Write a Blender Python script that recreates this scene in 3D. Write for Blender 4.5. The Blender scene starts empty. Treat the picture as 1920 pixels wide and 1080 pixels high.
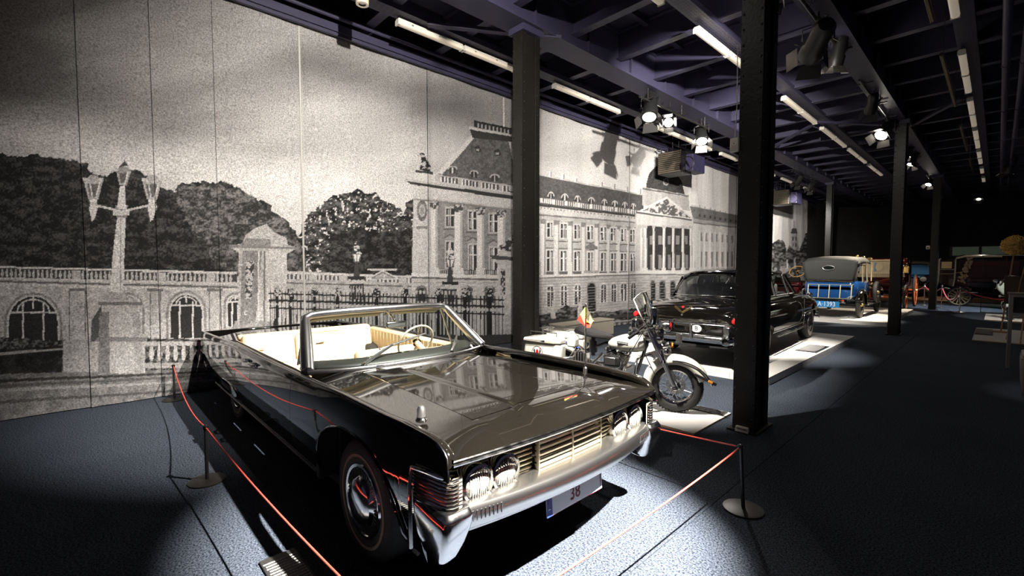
import bpy, bmesh, math, random
import numpy as np
from mathutils import Matrix, Vector
random.seed(7)
PI = math.pi
SC = bpy.context.scene
COL = SC.collection

# ---------------------------------------------------------------- camera
CAM_H, FPX = 1.75, 853.0
PITCH = math.atan(40 / FPX)
YAW = math.atan(912 / FPX * math.cos(PITCH))
cam_data = bpy.data.cameras.new('camera')
cam_data.sensor_width = 36.0
cam_data.lens = 36.0 * FPX / 1920
cam_data.clip_start, cam_data.clip_end = 0.05, 200
cam = bpy.data.objects.new('camera', cam_data)
COL.objects.link(cam)
cam.location = (0, 0, CAM_H)
cam.rotation_euler = (PI / 2 - PITCH, 0, YAW)
SC.camera = cam

# ---------------------------------------------------------------- world, exposure
SC.view_settings.view_transform = 'Standard'
SC.view_settings.look = 'None'
SC.view_settings.gamma = 1.0
SC.view_settings.exposure = 0.0
SC.view_settings.use_curve_mapping = False
world = bpy.data.worlds.new('museum_ambient')
SC.world = world
world.use_nodes = True
world.node_tree.nodes['Background'].inputs[0].default_value = (0.62, 0.60, 1.0, 1)
world.node_tree.nodes['Background'].inputs[1].default_value = 0.028
SC.cycles.max_bounces = 7
SC.cycles.adaptive_threshold = 0.02
SC.cycles.transparent_max_bounces = 12
SC.cycles.caustics_reflective = False
SC.cycles.caustics_refractive = False
SC.cycles.sample_clamp_indirect = 4.0

# ---------------------------------------------------------------- theatre lamps (ceiling spotlights of the hall and a few unseen added ones; their fixtures are built with them)
COOL = (0.86, 0.93, 1.0); WARM = (1, 0.86, 0.66); NEUT = (1, 0.95, 0.88)
# lens position, aim, watts, cone, blend, colour, label
LAMPS = [
 # above the camera, out of view; motorcycle and stool lamps are added light
 ((.82, 3.00, 5.35), (-2.20, 2.05, 0.30), 25000, 30, .6, NEUT, 'black theatre spotlight above the right of the camera aimed at the convertible grille'),
 ((-1.00, 3.00, 5.35), (-5.2, 1.9, 0.8), 5800, 36, .9, NEUT, 'black theatre spotlight above the camera aimed into the cream interior'),
 ((-3.10, 2.7, 5.74), (-3.60, 6.0, .5), 5200, 40, .7, NEUT, 'unseen spotlight added above the camera to brighten the ivory motorcycle'),
 ((-1.90, 1.9, 5.30), (-7.6, 4.2, 2.5), 2300, 104, 1.0, NEUT, 'black theatre spotlight above the camera washing the curtain'),
 ((-1.00, 6.6, 5.30), (.62, 9.3, .5), 260, 18, .8, NEUT, 'unseen spotlight added above the view to brighten the cube stool'),
 # left track
 ((-5.30, 9.05, 5.00), (-4.3, 6.6, 0.3), 500, 40, .5, NEUT, 'black spotlight on the left track nearest the camera, barn doors hanging down'),
 ((-5.33, 9.95, 5.08), (-2.6, 2.4, 1.0), 700, 30, .5, NEUT, 'glaring spotlight on the left track facing the camera'),
 ((-5.34, 11.7, 4.98), (-4.0, 9.2, .5), 2200, 40, .5, NEUT, 'black spotlight at the far end of the left track with bright barn doors'),
 # right track
 ((-2.12, 6.7, 5.30), (-7.6, 11.4, 3.2), 2400, 74, .8, NEUT, 'small spotlight at the top edge beside the big column, turned to the curtain'),
 ((-2.05, 8.1, 4.95), (-7.6, 18.0, 2.8), 4200, 60, .8, NEUT, 'large dark spotlight with wide barn doors on the near right track'),
 ((-1.95, 9.1, 5.05), (-3.2, 10.4, .2), 2600, 41, .8, NEUT, 'spotlight with lit barn doors at the end of the near right track'),
 ((-2.02, 12.6, 5.12), (-3.6, 17.8, .8), 1300, 28, .5, NEUT, 'small spotlight on the middle right track pointing left'),
 ((-2.10, 14.5, 5.00), (-3.9, 10.2, .4), 4200, 30, .5, NEUT, 'bright spotlight with open barn doors in front of the third column'),
 ((-2.05, 18.6, 5.15), (-3.6, 18.6, .5), 1900, 42, .4, WARM, 'upper spotlight of the cluster right of the third column'),
 ((-2.05, 19.6, 5.05), (-3.6, 18.0, .4), 1900, 38, .4, WARM, 'lower spotlight of the cluster right of the third column'),
 ((-2.10, 25.6, 5.15), (-3.2, 23.4, 1.2), 1600, 36, .4, WARM, 'lit spotlight in front of the fourth column'),
 ((-2.00, 29.2, 5.10), (-3.0, 32.0, .8), 500, 36, .4, NEUT, 'farthest spotlight behind the fourth column'),
 ((-5.45, 20.2, 4.95), (-7.6, 22.6, 2.6), 900, 62, .8, NEUT, 'left lamp of the far pair by the end of the curtain'),
 ((-5.45, 22.0, 4.95), (-7.6, 27.0, 2.6), 1500, 62, .8, NEUT, 'right lamp of the far pair by the end of the curtain'),
 ((-0.80, 33.0, 5.15), (-1.0, 29.5, .8), 500, 44, .4, WARM, 'tiny lit spotlight in front of the back wall'),
 ((0.12, 25.0, 5.20), (-1.3, 26.4, .2), 2200, 40, .4, COOL, 'dark spotlight with white-edged barn doors at the right edge'),
 ((0.60, 18.4, 5.20), (0.5, 22.2, .6), 1000, 28, .5, NEUT, 'unseen spotlight added beyond the right edge to brighten the mint motorcycle'),  # added lamp out of view, lifts the mint motorcycle
]

# ---------------------------------------------------------------- helpers
def linkobj(o, parent=None):
    COL.objects.link(o)
    if parent is not None:
        o.parent = parent
    return o
def tag(o, label=None, cat=None, group=None, kind=None):
    if label: o['label'] = label
    if cat: o['category'] = cat
    if group: o['group'] = group
    if kind: o['kind'] = kind
    return o
def empty(name, loc=(0, 0, 0), rz=0.0, scale=1.0):
    o = bpy.data.objects.new(name, None); COL.objects.link(o)
    o.empty_display_size = .1
    o.location = loc; o.rotation_euler = (0, 0, rz); o.scale = (scale,) * 3
    return o
def copy_tree(o, parent=None):
    c = o.copy(); COL.objects.link(c)
    if parent is not None:
        c.parent = parent
    for ch in list(o.children):
        copy_tree(ch, c)
    return c
def frame_of(d):
    d = Vector(d).normalized()
    a = Vector((0, 0, 1)) if abs(d.z) < .9 else Vector((1, 0, 0))
    s = d.cross(a).normalized(); t = s.cross(d).normalized()
    return s, t
class MB:
    def __init__(self):
        self.v = []; self.f = []; self.mi = []; self.cur = 0
    def add(self, vs, fs, M=None):
        b = len(self.v)
        self.v += [tuple(M @ Vector(p)) for p in vs] if M is not None else [tuple(p) for p in vs]
        self.f += [tuple(i + b for i in q) for q in fs]
        self.mi += [self.cur] * len(fs)
        return self
    def box(self, c, s, M=None, rz=0, ry=0, rx=0, taper=(1, 1)):
        x, y, z = s[0] / 2, s[1] / 2, s[2] / 2
        tx, ty = taper
        vs = [(-x, -y, -z), (x, -y, -z), (x, y, -z), (-x, y, -z), (-x * tx, -y * ty, z), (x * tx, -y * ty, z), (x * tx, y * ty, z), (-x * tx, y * ty, z)]
        T = Matrix.Translation(c) @ Matrix.Rotation(rz, 4, 'Z') @ Matrix.Rotation(ry, 4, 'Y') @ Matrix.Rotation(rx, 4, 'X')
        if M is not None: T = M @ T
        return self.add(vs, [(0, 3, 2, 1), (4, 5, 6, 7), (0, 1, 5, 4), (1, 2, 6, 5), (2, 3, 7, 6), (3, 0, 4, 7)], T)
    def bar(self, a, b, w, h=None, up=None):
        a, b = Vector(a), Vector(b); d = b - a
        s, t = frame_of(d)
        if up is not None:
            s = d.cross(Vector(up)).normalized(); t = s.cross(d).normalized()
        h = w if h is None else h
        vs = [p + s * (i * w / 2) + t * (j * h / 2) for p in (a, b) for i, j in ((-1, -1), (1, -1), (1, 1), (-1, 1))]
        return self.add(vs, [(3, 2, 1, 0), (4, 5, 6, 7), (0, 1, 5, 4), (1, 2, 6, 5), (2, 3, 7, 6), (3, 0, 4, 7)])
    def tube(self, pts, r, n=8, closed=False, caps=True, M=None):
        pts = [Vector(p) for p in pts]; m = len(pts)
        rs = r if isinstance(r, (list, tuple)) else [r] * m
        rings = []; s0 = None
        for i, p in enumerate(pts):
            if closed: d = pts[(i + 1) % m] - pts[i - 1]
            else: d = pts[min(i + 1, m - 1)] - pts[max(i - 1, 0)]
            d.normalize()
            if s0 is None: s, t = frame_of(d)
            else:
                s = s0 - d * s0.dot(d)
                s = s.normalized() if s.length > 1e-6 else frame_of(d)[0]
                t = s.cross(d).normalized()
            s0 = s
            rings.append([p + (s * math.cos(2 * PI * k / n) + t * math.sin(2 * PI * k / n)) * rs[i] for k in range(n)])
        return self.loft(rings, closed_path=closed, caps=caps and not closed, M=M)
    def loft(self, rings, closed_path=False, caps=True, closed_ring=True, M=None):
        n = len(rings[0]); m = len(rings)
        vs = [p for rg in rings for p in rg]; fs = []
        for i in range(m if closed_path else m - 1):
            j = (i + 1) % m
            for k in range(n if closed_ring else n - 1):
                l = (k + 1) % n
                fs.append((i * n + k, i * n + l, j * n + l, j * n + k))
        if caps and not closed_path and closed_ring:
            fs.append(tuple(range(n - 1, -1, -1))); fs.append(tuple((m - 1) * n + k for k in range(n)))
        return self.add(vs, fs, M)
    def lathe(self, prof, n=24, M=None, arc=(0, 2 * PI)):
        full = abs(arc[1] - arc[0] - 2 * PI) < 1e-6
        k = n if full else n + 1
        rings = [[(r * math.cos(arc[0] + (arc[1] - arc[0]) * i / n), r * math.sin(arc[0] + (arc[1] - arc[0]) * i / n), h) for i in range(k)] for r, h in prof]
        b = len(self.v); m = len(rings)
        self.loft(rings, caps=False, closed_ring=full, M=M)
        if full and (len(prof) == 2 or prof[0][0] <= .02): self.f.append(tuple(b + q for q in range(k - 1, -1, -1))); self.mi.append(self.cur)
        if full and (len(prof) == 2 or prof[-1][0] <= .02): self.f.append(tuple(b + (m - 1) * k + q for q in range(k))); self.mi.append(self.cur)
        return self
    def prism(self, poly, h0, h1, M=None):
        n = len(poly)
        vs = [(x, y, h0) for x, y in poly] + [(x, y, h1) for x, y in poly]
        fs = [tuple(range(n - 1, -1, -1)), tuple(range(n, 2 * n))] + [(i, (i + 1) % n, n + (i + 1) % n, n + i) for i in range(n)]
        return self.add(vs, fs, M)
    def grid(self, fn, us, vs_, M=None):
        nu, nv = len(us), len(vs_)
        vs = [fn(u, v) for u in us for v in vs_]
        fs = [(i * nv + j, (i + 1) * nv + j, (i + 1) * nv + j + 1, i * nv + j + 1) for i in range(nu - 1) for j in range(nv - 1)]
        return self.add(vs, fs, M)
    def ball(self, c, r, n=12, M=None):
        r = r if isinstance(r, (tuple, list)) else (r, r, r)
        m = max(4, n // 2)
        rings = [[(c[0] + r[0] * math.sin(PI * i / m) * math.cos(2 * PI * k / n), c[1] + r[1] * math.sin(PI * i / m) * math.sin(2 * PI * k / n), c[2] + r[2] * math.cos(PI * i / m)) for k in range(n)] for i in range(1, m)]
        b = len(self.v)
        self.loft(rings, caps=False, M=M)
        tops = [(c[0], c[1], c[2] + r[2]), (c[0], c[1], c[2] - r[2])]
        e = len(self.v)
        self.add(tops, [], M)
        for k in range(n):
            l = (k + 1) % n
            self.f.append((e, b + l, b + k)); self.f.append((e + 1, b + (m - 2) * n + k, b + (m - 2) * n + l)); self.mi += [self.cur] * 2
        return self
    def mesh(self, name, mats, smooth=35):
        me = bpy.data.meshes.new(name)
        me.from_pydata(self.v, [], self.f)
        for m in (mats if isinstance(mats, (list, tuple)) else [mats]): me.materials.append(m)
        if any(self.mi): me.polygons.foreach_set('material_index', self.mi)
        bm = bmesh.new(); bm.from_mesh(me)
        bmesh.ops.recalc_face_normals(bm, faces=bm.faces)
        bm.to_mesh(me); bm.free()
        if smooth:
            me.shade_smooth()
            if smooth < 170: me.set_sharp_from_angle(angle=math.radians(smooth))
        me.update()
        return me
    def build(self, name, mats, parent=None, smooth=35, bevel=0, solid=0, sub=0, seg=2, loc=None):
        o = bpy.data.objects.new(name, self.mesh(name, mats, smooth)); linkobj(o, parent)
        if loc is not None: o.location = loc
        if solid:
            m = o.modifiers.new('solid', 'SOLIDIFY'); m.thickness = solid; m.offset = 0
        if bevel:
            m = o.modifiers.new('bevel', 'BEVEL'); m.width = bevel; m.segments = seg; m.limit_method = 'ANGLE'; m.angle_limit = math.radians(40)
        if sub:
            m = o.modifiers.new('sub', 'SUBSURF'); m.levels = m.render_levels = sub
        return o
AX = Matrix.Rotation(PI / 2, 4, 'Y')      # lathe axis z -> x
AY = Matrix.Rotation(-PI / 2, 4, 'X')     # lathe axis z -> y
def T(x, y, z): return Matrix.Translation((x, y, z))
def RZ(a): return Matrix.Rotation(a, 4, 'Z')
def RY(a): return Matrix.Rotation(a, 4, 'Y')
def RX(a): return Matrix.Rotation(a, 4, 'X')
def lin(*p):
    """piecewise-linear function through (x, y) pairs"""
    xs = [a for a, b in p]; ys = [b for a, b in p]
    return lambda x: float(np.interp(x, xs, ys))
def lerp(a, b, t): return a + (b - a) * t
def span(a, b, n): return [a + (b - a) * i / (n - 1) for i in range(n)]
def catenary(a, b, sag, n=14):
    a, b = Vector(a), Vector(b)
    return [a.lerp(b, i / n) - Vector((0, 0, sag * 4 * (i / n) * (1 - i / n))) for i in range(n + 1)]
def letters(txt, size, mat, parent, M, name='lettering', ext=.0008, align='CENTER', sx=1.0):
    cu = bpy.data.curves.new(name, 'FONT'); cu.body = txt; cu.size = size; cu.extrude = ext
    cu.align_x = align; cu.align_y = 'CENTER'; cu.resolution_u = 3
    o = bpy.data.objects.new(name, cu); COL.objects.link(o)
    bpy.context.view_layer.update()
    me = bpy.data.meshes.new_from_object(o.evaluated_get(bpy.context.evaluated_depsgraph_get()))
    bpy.data.objects.remove(o)
    me.transform(M @ Matrix.Diagonal((sx, 1, 1, 1))); me.materials.clear(); me.materials.append(mat)
    return linkobj(bpy.data.objects.new(name, me), parent)

# ---------------------------------------------------------------- materials
MT = {}
def mat(name, col, rough=.5, metal=0.0, var=.12, scale=8.0, bump=0.0, bscale=60.0, coat=0.0, spec=.5, emit=0.0, ecol=None, trans=0.0, sheen=0.0, alpha=1.0, rvar=.0):
    m = bpy.data.materials.new(name); m.use_nodes = True
    nt = m.node_tree; b = nt.nodes['Principled BSDF']; N = nt.nodes.new; L = nt.links.new
    tc = N('ShaderNodeTexCoord'); nz = N('ShaderNodeTexNoise')
    nz.inputs['Scale'].default_value = scale; nz.inputs['Detail'].default_value = 5
    L(tc.outputs['Object'], nz.inputs['Vector'])
    mix = N('ShaderNodeMix'); mix.data_type = 'RGBA'
    mix.inputs[6].default_value = tuple(c * (1 - var) for c in col) + (1,)
    mix.inputs[7].default_value = tuple(min(1, c * (1 + var)) for c in col) + (1,)
    L(nz.outputs['Fac'], mix.inputs[0]); L(mix.outputs[2], b.inputs['Base Color'])
    if rvar:
        mr = N('ShaderNodeMapRange'); mr.inputs[3].default_value = max(0, rough - rvar); mr.inputs[4].default_value = min(1, rough + rvar)
        mr.inputs[1].default_value = .3; mr.inputs[2].default_value = .7
        L(nz.outputs['Fac'], mr.inputs[0]); L(mr.outputs[0], b.inputs['Roughness'])
    else: b.inputs['Roughness'].default_value = rough
    b.inputs['Metallic'].default_value = metal
    b.inputs['Specular IOR Level'].default_value = spec
    b.inputs['Coat Weight'].default_value = coat; b.inputs['Coat Roughness'].default_value = .04
    b.inputs['Transmission Weight'].default_value = trans
    b.inputs['Sheen Weight'].default_value = sheen
    b.inputs['Alpha'].default_value = alpha
    if emit:
        b.inputs['Emission Color'].default_value = tuple(ecol or col) + (1,); b.inputs['Emission Strength'].default_value = emit
    if bump:
        n2 = N('ShaderNodeTexNoise'); n2.inputs['Scale'].default_value = bscale; n2.inputs['Detail'].default_value = 4
        L(tc.outputs['Object'], n2.inputs['Vector'])
        bp = N('ShaderNodeBump'); bp.inputs['Strength'].default_value = bump; bp.inputs['Distance'].default_value = .01
        L(n2.outputs['Fac'], bp.inputs['Height']); L(bp.outputs[0], b.inputs['Normal'])
    MT[name] = m
    return m
def clear_glass(name, tint=(.92, .96, .95), rough=0.0, fac=.12):
    m = bpy.data.materials.new(name); m.use_nodes = True
    nt = m.node_tree; nt.nodes.clear(); N = nt.nodes.new; L = nt.links.new
    out = N('ShaderNodeOutputMaterial'); tr = N('ShaderNodeBsdfTransparent'); gl = N('ShaderNodeBsdfGlossy'); mx = N('ShaderNodeMixShader')
    lw = N('ShaderNodeLayerWeight'); lw.inputs[0].default_value = fac
    tr.inputs[0].default_value = tint + (1,); gl.inputs['Roughness'].default_value = rough
    L(lw.outputs['Fresnel'], mx.inputs[0]); L(tr.outputs[0], mx.inputs[1]); L(gl.outputs[0], mx.inputs[2]); L(mx.outputs[0], out.inputs[0])
    MT[name] = m
    return m
black_paint = mat('black_lacquer', (.0045, .0038, .0029), .05, var=.25, scale=3, coat=1.0, rvar=.015)
black_paint.node_tree.nodes['Principled BSDF'].inputs['Coat IOR'].default_value = 2.1
chrome = mat('chrome', (.88, .87, .85), .13, 1.0, var=.03, rvar=.04, scale=20)
chrome_soft = mat('brushed_chrome', (.80, .78, .74), .3, 1.0, var=.06)
rubber = mat('tyre_rubber', (.018, .017, .016), .7, var=.3, bump=.3, bscale=90)
cream_leather = mat('cream_leather', (.78, .61, .37), .45, var=.06, bump=.15, bscale=120)
ivory_paint = mat('ivory_paint', (.80, .77, .66), .18, var=.03, coat=.6)
black_leather = mat('black_leather', (.010, .009, .009), .55, var=.3, bump=.3, bscale=150, spec=.12)
black_metal = mat('black_metal', (.016, .015, .014), .38, var=.3, scale=15, bump=.1)
track_black = mat('lamp_black', (.012, .012, .012), .45, var=.2)
glass = clear_glass('window_glass')
dark_glass = clear_glass('dim_glass', (.55, .6, .58))
white_board = mat('white_board', (.78, .74, .69), .45, var=.05, scale=4, bump=.03)
board_edge = mat('birch_edge', (.55, .36, .18), .6, var=.2, scale=30)
red_cord = mat('red_cord', (.85, .09, .06), .5, var=.08)
red_velvet = mat('red_velvet', (.60, .015, .03), .75, var=.2, sheen=.6)
iron = mat('dark_steel', (.012, .0108, .009), .42, var=.35, scale=3, bump=.25, bscale=35, spec=.45)
violet_steel = mat('violet_steel', (.043, .039, .078), .55, var=.25, scale=2.5, bump=.12, bscale=25)
violet_deck = mat('violet_deck', (.038, .035, .070), .65, var=.35, scale=1.2, bump=.1, bscale=12)
lamp_face = mat('lamp_face', (1, .96, .88), .3, emit=60.0, ecol=(1, .93, .82))
lamp_dim = mat('lamp_reflector', (.9, .87, .8), .15, metal=.6, emit=1.2, ecol=(1, .93, .82))
tube_cream = mat('fluorescent_diffuser', (.80, .70, .56), .35, var=.05, emit=.20, ecol=(1, .85, .66))
white_plastic = mat('white_plastic', (.78, .74, .66), .4, var=.04)
brass = mat('brass', (.72, .50, .20), .25, 1.0, var=.1)
wood = mat('oak_wood', (.36, .19, .075), .45, var=.35, scale=14)
amber = mat('amber_lens', (.85, .30, .03), .2, var=.05, emit=.05)
red_lens = mat('red_lens', (.65, .02, .02), .15, var=.1, coat=.5)
ink_black = mat('black_print', (.02, .018, .018), .5)
ink_white = mat('white_print', (.82, .80, .76), .5, var=.02)
# ================================================================ the hall
MURX = -7.63
def carpet_material():
    m = bpy.data.materials.new('navy_carpet'); m.use_nodes = True
    nt = m.node_tree; b = nt.nodes['Principled BSDF']; N = nt.nodes.new; L = nt.links.new
    tc = N('ShaderNodeTexCoord')
    n1 = N('ShaderNodeTexNoise'); n1.inputs['Scale'].default_value = 85; n1.inputs['Detail'].default_value = 2; n1.inputs['Roughness'].default_value = .7
    n2 = N('ShaderNodeTexNoise'); n2.inputs['Scale'].default_value = 1.3; n2.inputs['Detail'].default_value = 4
    L(tc.outputs['Object'], n1.inputs['Vector']); L(tc.outputs['Object'], n2.inputs['Vector'])
    r = N('ShaderNodeValToRGB'); e = r.color_ramp.elements
    e[0].position = .36; e[0].color = (.008, .010, .016, 1); e[1].position = .64; e[1].color = (.105, .125, .16, 1)
    L(n1.outputs['Fac'], r.inputs[0])
    mx = N('ShaderNodeMix'); mx.data_type = 'RGBA'; mx.blend_type = 'MULTIPLY'; mx.inputs[0].default_value = .35
    L(r.outputs[0], mx.inputs[6]); L(n2.outputs['Fac'], mx.inputs[7]); L(mx.outputs[2], b.inputs['Base Color'])
    b.inputs['Roughness'].default_value = .95; b.inputs['Specular IOR Level'].default_value = .1
    bp = N('ShaderNodeBump'); bp.inputs['Strength'].default_value = .5; bp.inputs['Distance'].default_value = .006
    L(n1.outputs['Fac'], bp.inputs['Height']); L(bp.outputs[0], b.inputs['Normal'])
    return m
carpet = carpet_material()
concrete_dark = mat('dark_plaster', (.020, .018, .017), .9, var=.3, scale=1.5, bump=.1, bscale=20)
floor = tag(MB().box((0.5, 17, -.06), (17, 48, .1)).build('floor', concrete_dark, smooth=0), kind='structure')
for x0, x1 in ((-8, -5.385), (-5.38, -1.383), (-1.378, 2.617), (2.622, 9)):
    MB().box(((x0 + x1) / 2, 17, -.005), (x1 - x0, 48, .01)).build('carpet_strip', carpet, floor, smooth=0)
tag(MB().box((-7.86, 17, 3.2), (.2, 48, 6.6)).build('wall_left', concrete_dark, smooth=0), kind='structure')
tag(MB().box((0.5, 38.1, 3.2), (17, .2, 6.6)).build('wall_back', concrete_dark, smooth=0), kind='structure')
# dim window band high on the back wall
green_pane = mat('dim_green_pane', (.05, .07, .055), .25, var=.3, scale=2, emit=.035, ecol=(.5, .65, .45))
win = tag(MB().box((-.75, 37.96, 2.66), (2.6, .05, .62)).build('window_1', iron, smooth=0), kind='structure')
for x in (-1.36, -.14):
    MB().box((x, 37.92, 2.66), (1.1, .04, .5)).build('pane', green_pane, win, smooth=0)
# ceiling
ceil = tag(MB().box((0.5, 17, 6.42), (17, 48, .12)).build('ceiling', violet_deck, smooth=0), kind='structure')
def ibeam(mb, a, b, w, z0, z1, tf=.025, tw=.02):
    a, b = Vector(a), Vector(b); m = (a + b) / 2; d = b - a
    L_ = d.length; rz = math.atan2(d.y, d.x)
    mb.box((m.x, m.y, z0 + tf / 2), (L_, w, tf), rz=rz); mb.box((m.x, m.y, z1 - tf / 2), (L_, w, tf), rz=rz)
    mb.box((m.x, m.y, (z0 + z1) / 2), (L_, tw, z1 - z0 - 2 * tf), rz=rz)
    return mb
cb = None
for k in range(-5, 23):
    y = 6.42 + 1.39 * k
    if y > 37.5: break
    if cb is None: cb = ibeam(MB(), (-7.7, 0, 0), (8.9, 0, 0), .16, 5.81, 6.34).build('cross_beam', violet_steel, ceil, smooth=0)
    else: o = cb.copy(); COL.objects.link(o); cb2 = o
    (cb if k == -5 else cb2).location = (0, y, 0)
# deck stringers: shallow ribs between the cross beams
rib = None
for i in range(13):
    x = -7.2 + 1.28 * i
    if rib is None:
        rib = MB().box((0, 17, 6.30), (.10, 47, .12)).build('deck_rib', violet_steel, ceil, smooth=0); rb = rib
    else: rb = rib.copy(); COL.objects.link(rb)
    rb.location = (x, 0, 0)
def girder(x0, x1, z0, name, label):
    mb = MB(); xm = (x0 + x1) / 2; w = x1 - x0
    mb.box((xm, 17, z0 + .02), (w, 47.6, .04)); mb.box((xm, 17, z0 + .70), (w, 47.6, .04))
    mb.box((x0 + .07, 17, z0 + .36), (.03, 47.6, .66)); mb.box((x1 - .07, 17, z0 + .36), (.03, 47.6, .66))
    g = mb.build(name, violet_steel, ceil, smooth=0); g['label'] = label
    st = MB()
    for k in range(34):
        y = -5.7 + 1.39 * k
        for x in (x0 + .03, x1 - .03): st.box((x, y, z0 + .36), (.06, .02, .64))
    st.build('stiffener_plates', violet_steel, g, smooth=0)['kind'] = 'stuff'
    return g
girder(-5.68, -5.21, 5.62, 'girder', 'wide steel girder over the left row of columns')
girder(-2.06, -1.70, 5.41, 'girder', 'steel girder over the right row of columns')
# perforated channels that carry the fluorescent battens
def channel(x, z, w=.26):
    c = MB().box((x, 16, z), (w, 44, .02)).box((x - w / 2, 16, z + .04), (.012, 44, .08)).box((x + w / 2, 16, z + .04), (.012, 44, .08)).build('cable_channel', violet_steel, ceil, smooth=0)
    p = MB()
    for i in range(160):
        y = 2.5 + i * .085
        for dx in (-.08, -.04, 0, .04, .08): p.box((x + dx, y, z - .0105), (.016, .05, .002))
    p.build('channel_slots', track_black, c, smooth=0)['kind'] = 'stuff'
channel(-6.62, 5.74); channel(-3.45, 5.78); channel(-.52, 5.78)
for a, b in (((-5.2, 16.4, 5.6), (-3.53, 14.66, 5.66)), ((-3.5, 14.6, 5.66), (-2.0, 16.0, 5.55)), ((-1.75, 16.4, 5.55), (-.7, 15.0, 5.66)), ((-5.2, 6.0, 5.62), (-6.5, 4.2, 5.7))):
    MB().bar(a, b, .11, .05, up=(0, 0, 1)).build('diagonal_brace', violet_steel, ceil, smooth=0)
# pipes under the right bay
for k, (x, z, r) in enumerate(((-.03, 5.5, .055), (.19, 5.5, .05))):
    p = tag(MB().tube([(x, 6, z), (x, 37.5, z)], r, 12).build('ceiling_pipe', violet_steel), ['left of two violet pipes running along the ceiling at the right edge', 'right of two violet pipes running along the ceiling at the right edge'][k], 'pipe')
    for j in range(8):
        MB().lathe([(r + .012, -.03), (r + .012, .03)], 12, T(x, 9 + j * 3.6, z) @ RX(PI / 2)).build('pipe_clamp', violet_steel, p)
# columns: riveted box section, 0.22 x 0.41 m
def make_column(h):
    root = empty('steel_column')
    MB().box((0, 0, h / 2), (.16, .30, h)).build('core', iron, root, smooth=0)
    for sy in (-1, 1):
        MB().box((0, sy * .195, h / 2), (.22, .02, h)).build('face_plate', iron, root, smooth=0, bevel=.003)
        for sx in (-1, 1):
            MB().box((sx * .101, sy * .15, h / 2), (.018, .09, h)).build('corner_angle', iron, root, smooth=0, bevel=.003)
    rv = MB(); dome = [(.0135, 0), (.012, .006), (.007, .010), (.0015, .0115)]
    n = int(h / .155)
    for i in range(n):
        z = .08 + i * .155
        for sy in (-1, 1):
            for sx in (-1, 1):
                rv.lathe(dome, 8, T(sx * .11, sy * .155, z) @ RY(sx * PI / 2))
                rv.lathe(dome, 8, T(sx * .085, sy * .205, z + .07) @ RX(-sy * PI / 2))
    rv.build('rivets', iron, root)['kind'] = 'stuff'
    MB().box((0, 0, .012), (.30, .5, .024)).build('base_plate', iron, root, smooth=0)
    MB().box((0, 0, h - .05), (.34, .48, .10)).build('capital', violet_steel, root, smooth=0)
    return root
colA = make_column(5.41); colB = make_column(5.62)
first = {0: colA, 1: colB}
for x, y, kind, lab in ((-1.79, 5.23, 0, 'big dark riveted steel column standing in front of the black limousine'),
                        (-1.79, 15.22, 0, 'dark steel column beside the blue touring car platform'),
                        (-1.79, 25.2, 0, 'dark steel column behind the red ropes, farthest of the right row'),
                        (-5.44, 5.42, 1, 'dark riveted column behind the convertible in front of the palace print'),
                        (-5.44, 15.3, 1, 'dark steel column hidden behind the nearest column'),
                        (-5.44, 25.3, 1, 'far dark column beyond the end of the curtain')):
    c = first.pop(kind, None) or copy_tree(colA if kind == 0 else colB)
    c.location = (x, y, 0)
    tag(c, lab, 'column', 'riveted columns carrying the roof')
# ---------------------------------------------------------------- curtain rail along the top of the print
rail = empty('curtain_rail', (MURX + .1, 14, 5.6)); tag(rail, 'violet trunking and pipe running along the top edge of the printed curtain', 'rail')
def railpart(n, y0, z, s, m=violet_steel): return MB().box((0, 0, z), s).build(n, m, rail, smooth=0)
railpart('trunking', 0, .03, (.10, 35.8, .12)); railpart('lower_lip', 0, -.06, (.05, 35.8, .05))
MB().tube([(.09, -17.9, .17), (.09, 17.9, .17)], .035, 10).build('rail_pipe', violet_steel, rail)
for j in range(18): MB().box((.03, -16 + j * 1.9, .2), (.16, .03, .14)).build('bracket', violet_steel, rail, smooth=0)
# ---------------------------------------------------------------- fluorescent battens
def batten(x, z, y0, y1, label):
    L_ = y1 - y0
    r = empty('fluorescent_batten', (x, (y0 + y1) / 2, z)); tag(r, label, 'light', 'fluorescent battens under the ceiling')
    MB().box((0, 0, .075), (.10, L_ - .02, .05)).build('housing', white_plastic, r, smooth=0, bevel=.008)
    prof = [(-.055, .05), (-.046, .012), (-.025, 0), (.025, 0), (.046, .012), (.055, .05)]
    MB().loft([[(a, -L_ / 2 + .03, b) for a, b in prof], [(a, L_ / 2 - .03, b) for a, b in prof]]).build('diffuser', tube_cream, r)
    for s in (-1, 1): MB().box((0, s * (L_ / 2 - .015), .035), (.115, .03, .08)).build('end_cap', white_plastic, r, smooth=0, bevel=.006)
    for s in (-.6, .2): MB().box((.056, s * L_ / 2, .055), (.006, .03, .02)).build('clip', chrome_soft, r, smooth=0)
ORD = ['first', 'second', 'third', 'fourth', 'fifth', 'sixth', 'seventh', 'eighth', 'ninth', 'tenth', 'eleventh', 'twelfth', 'thirteenth']
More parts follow.
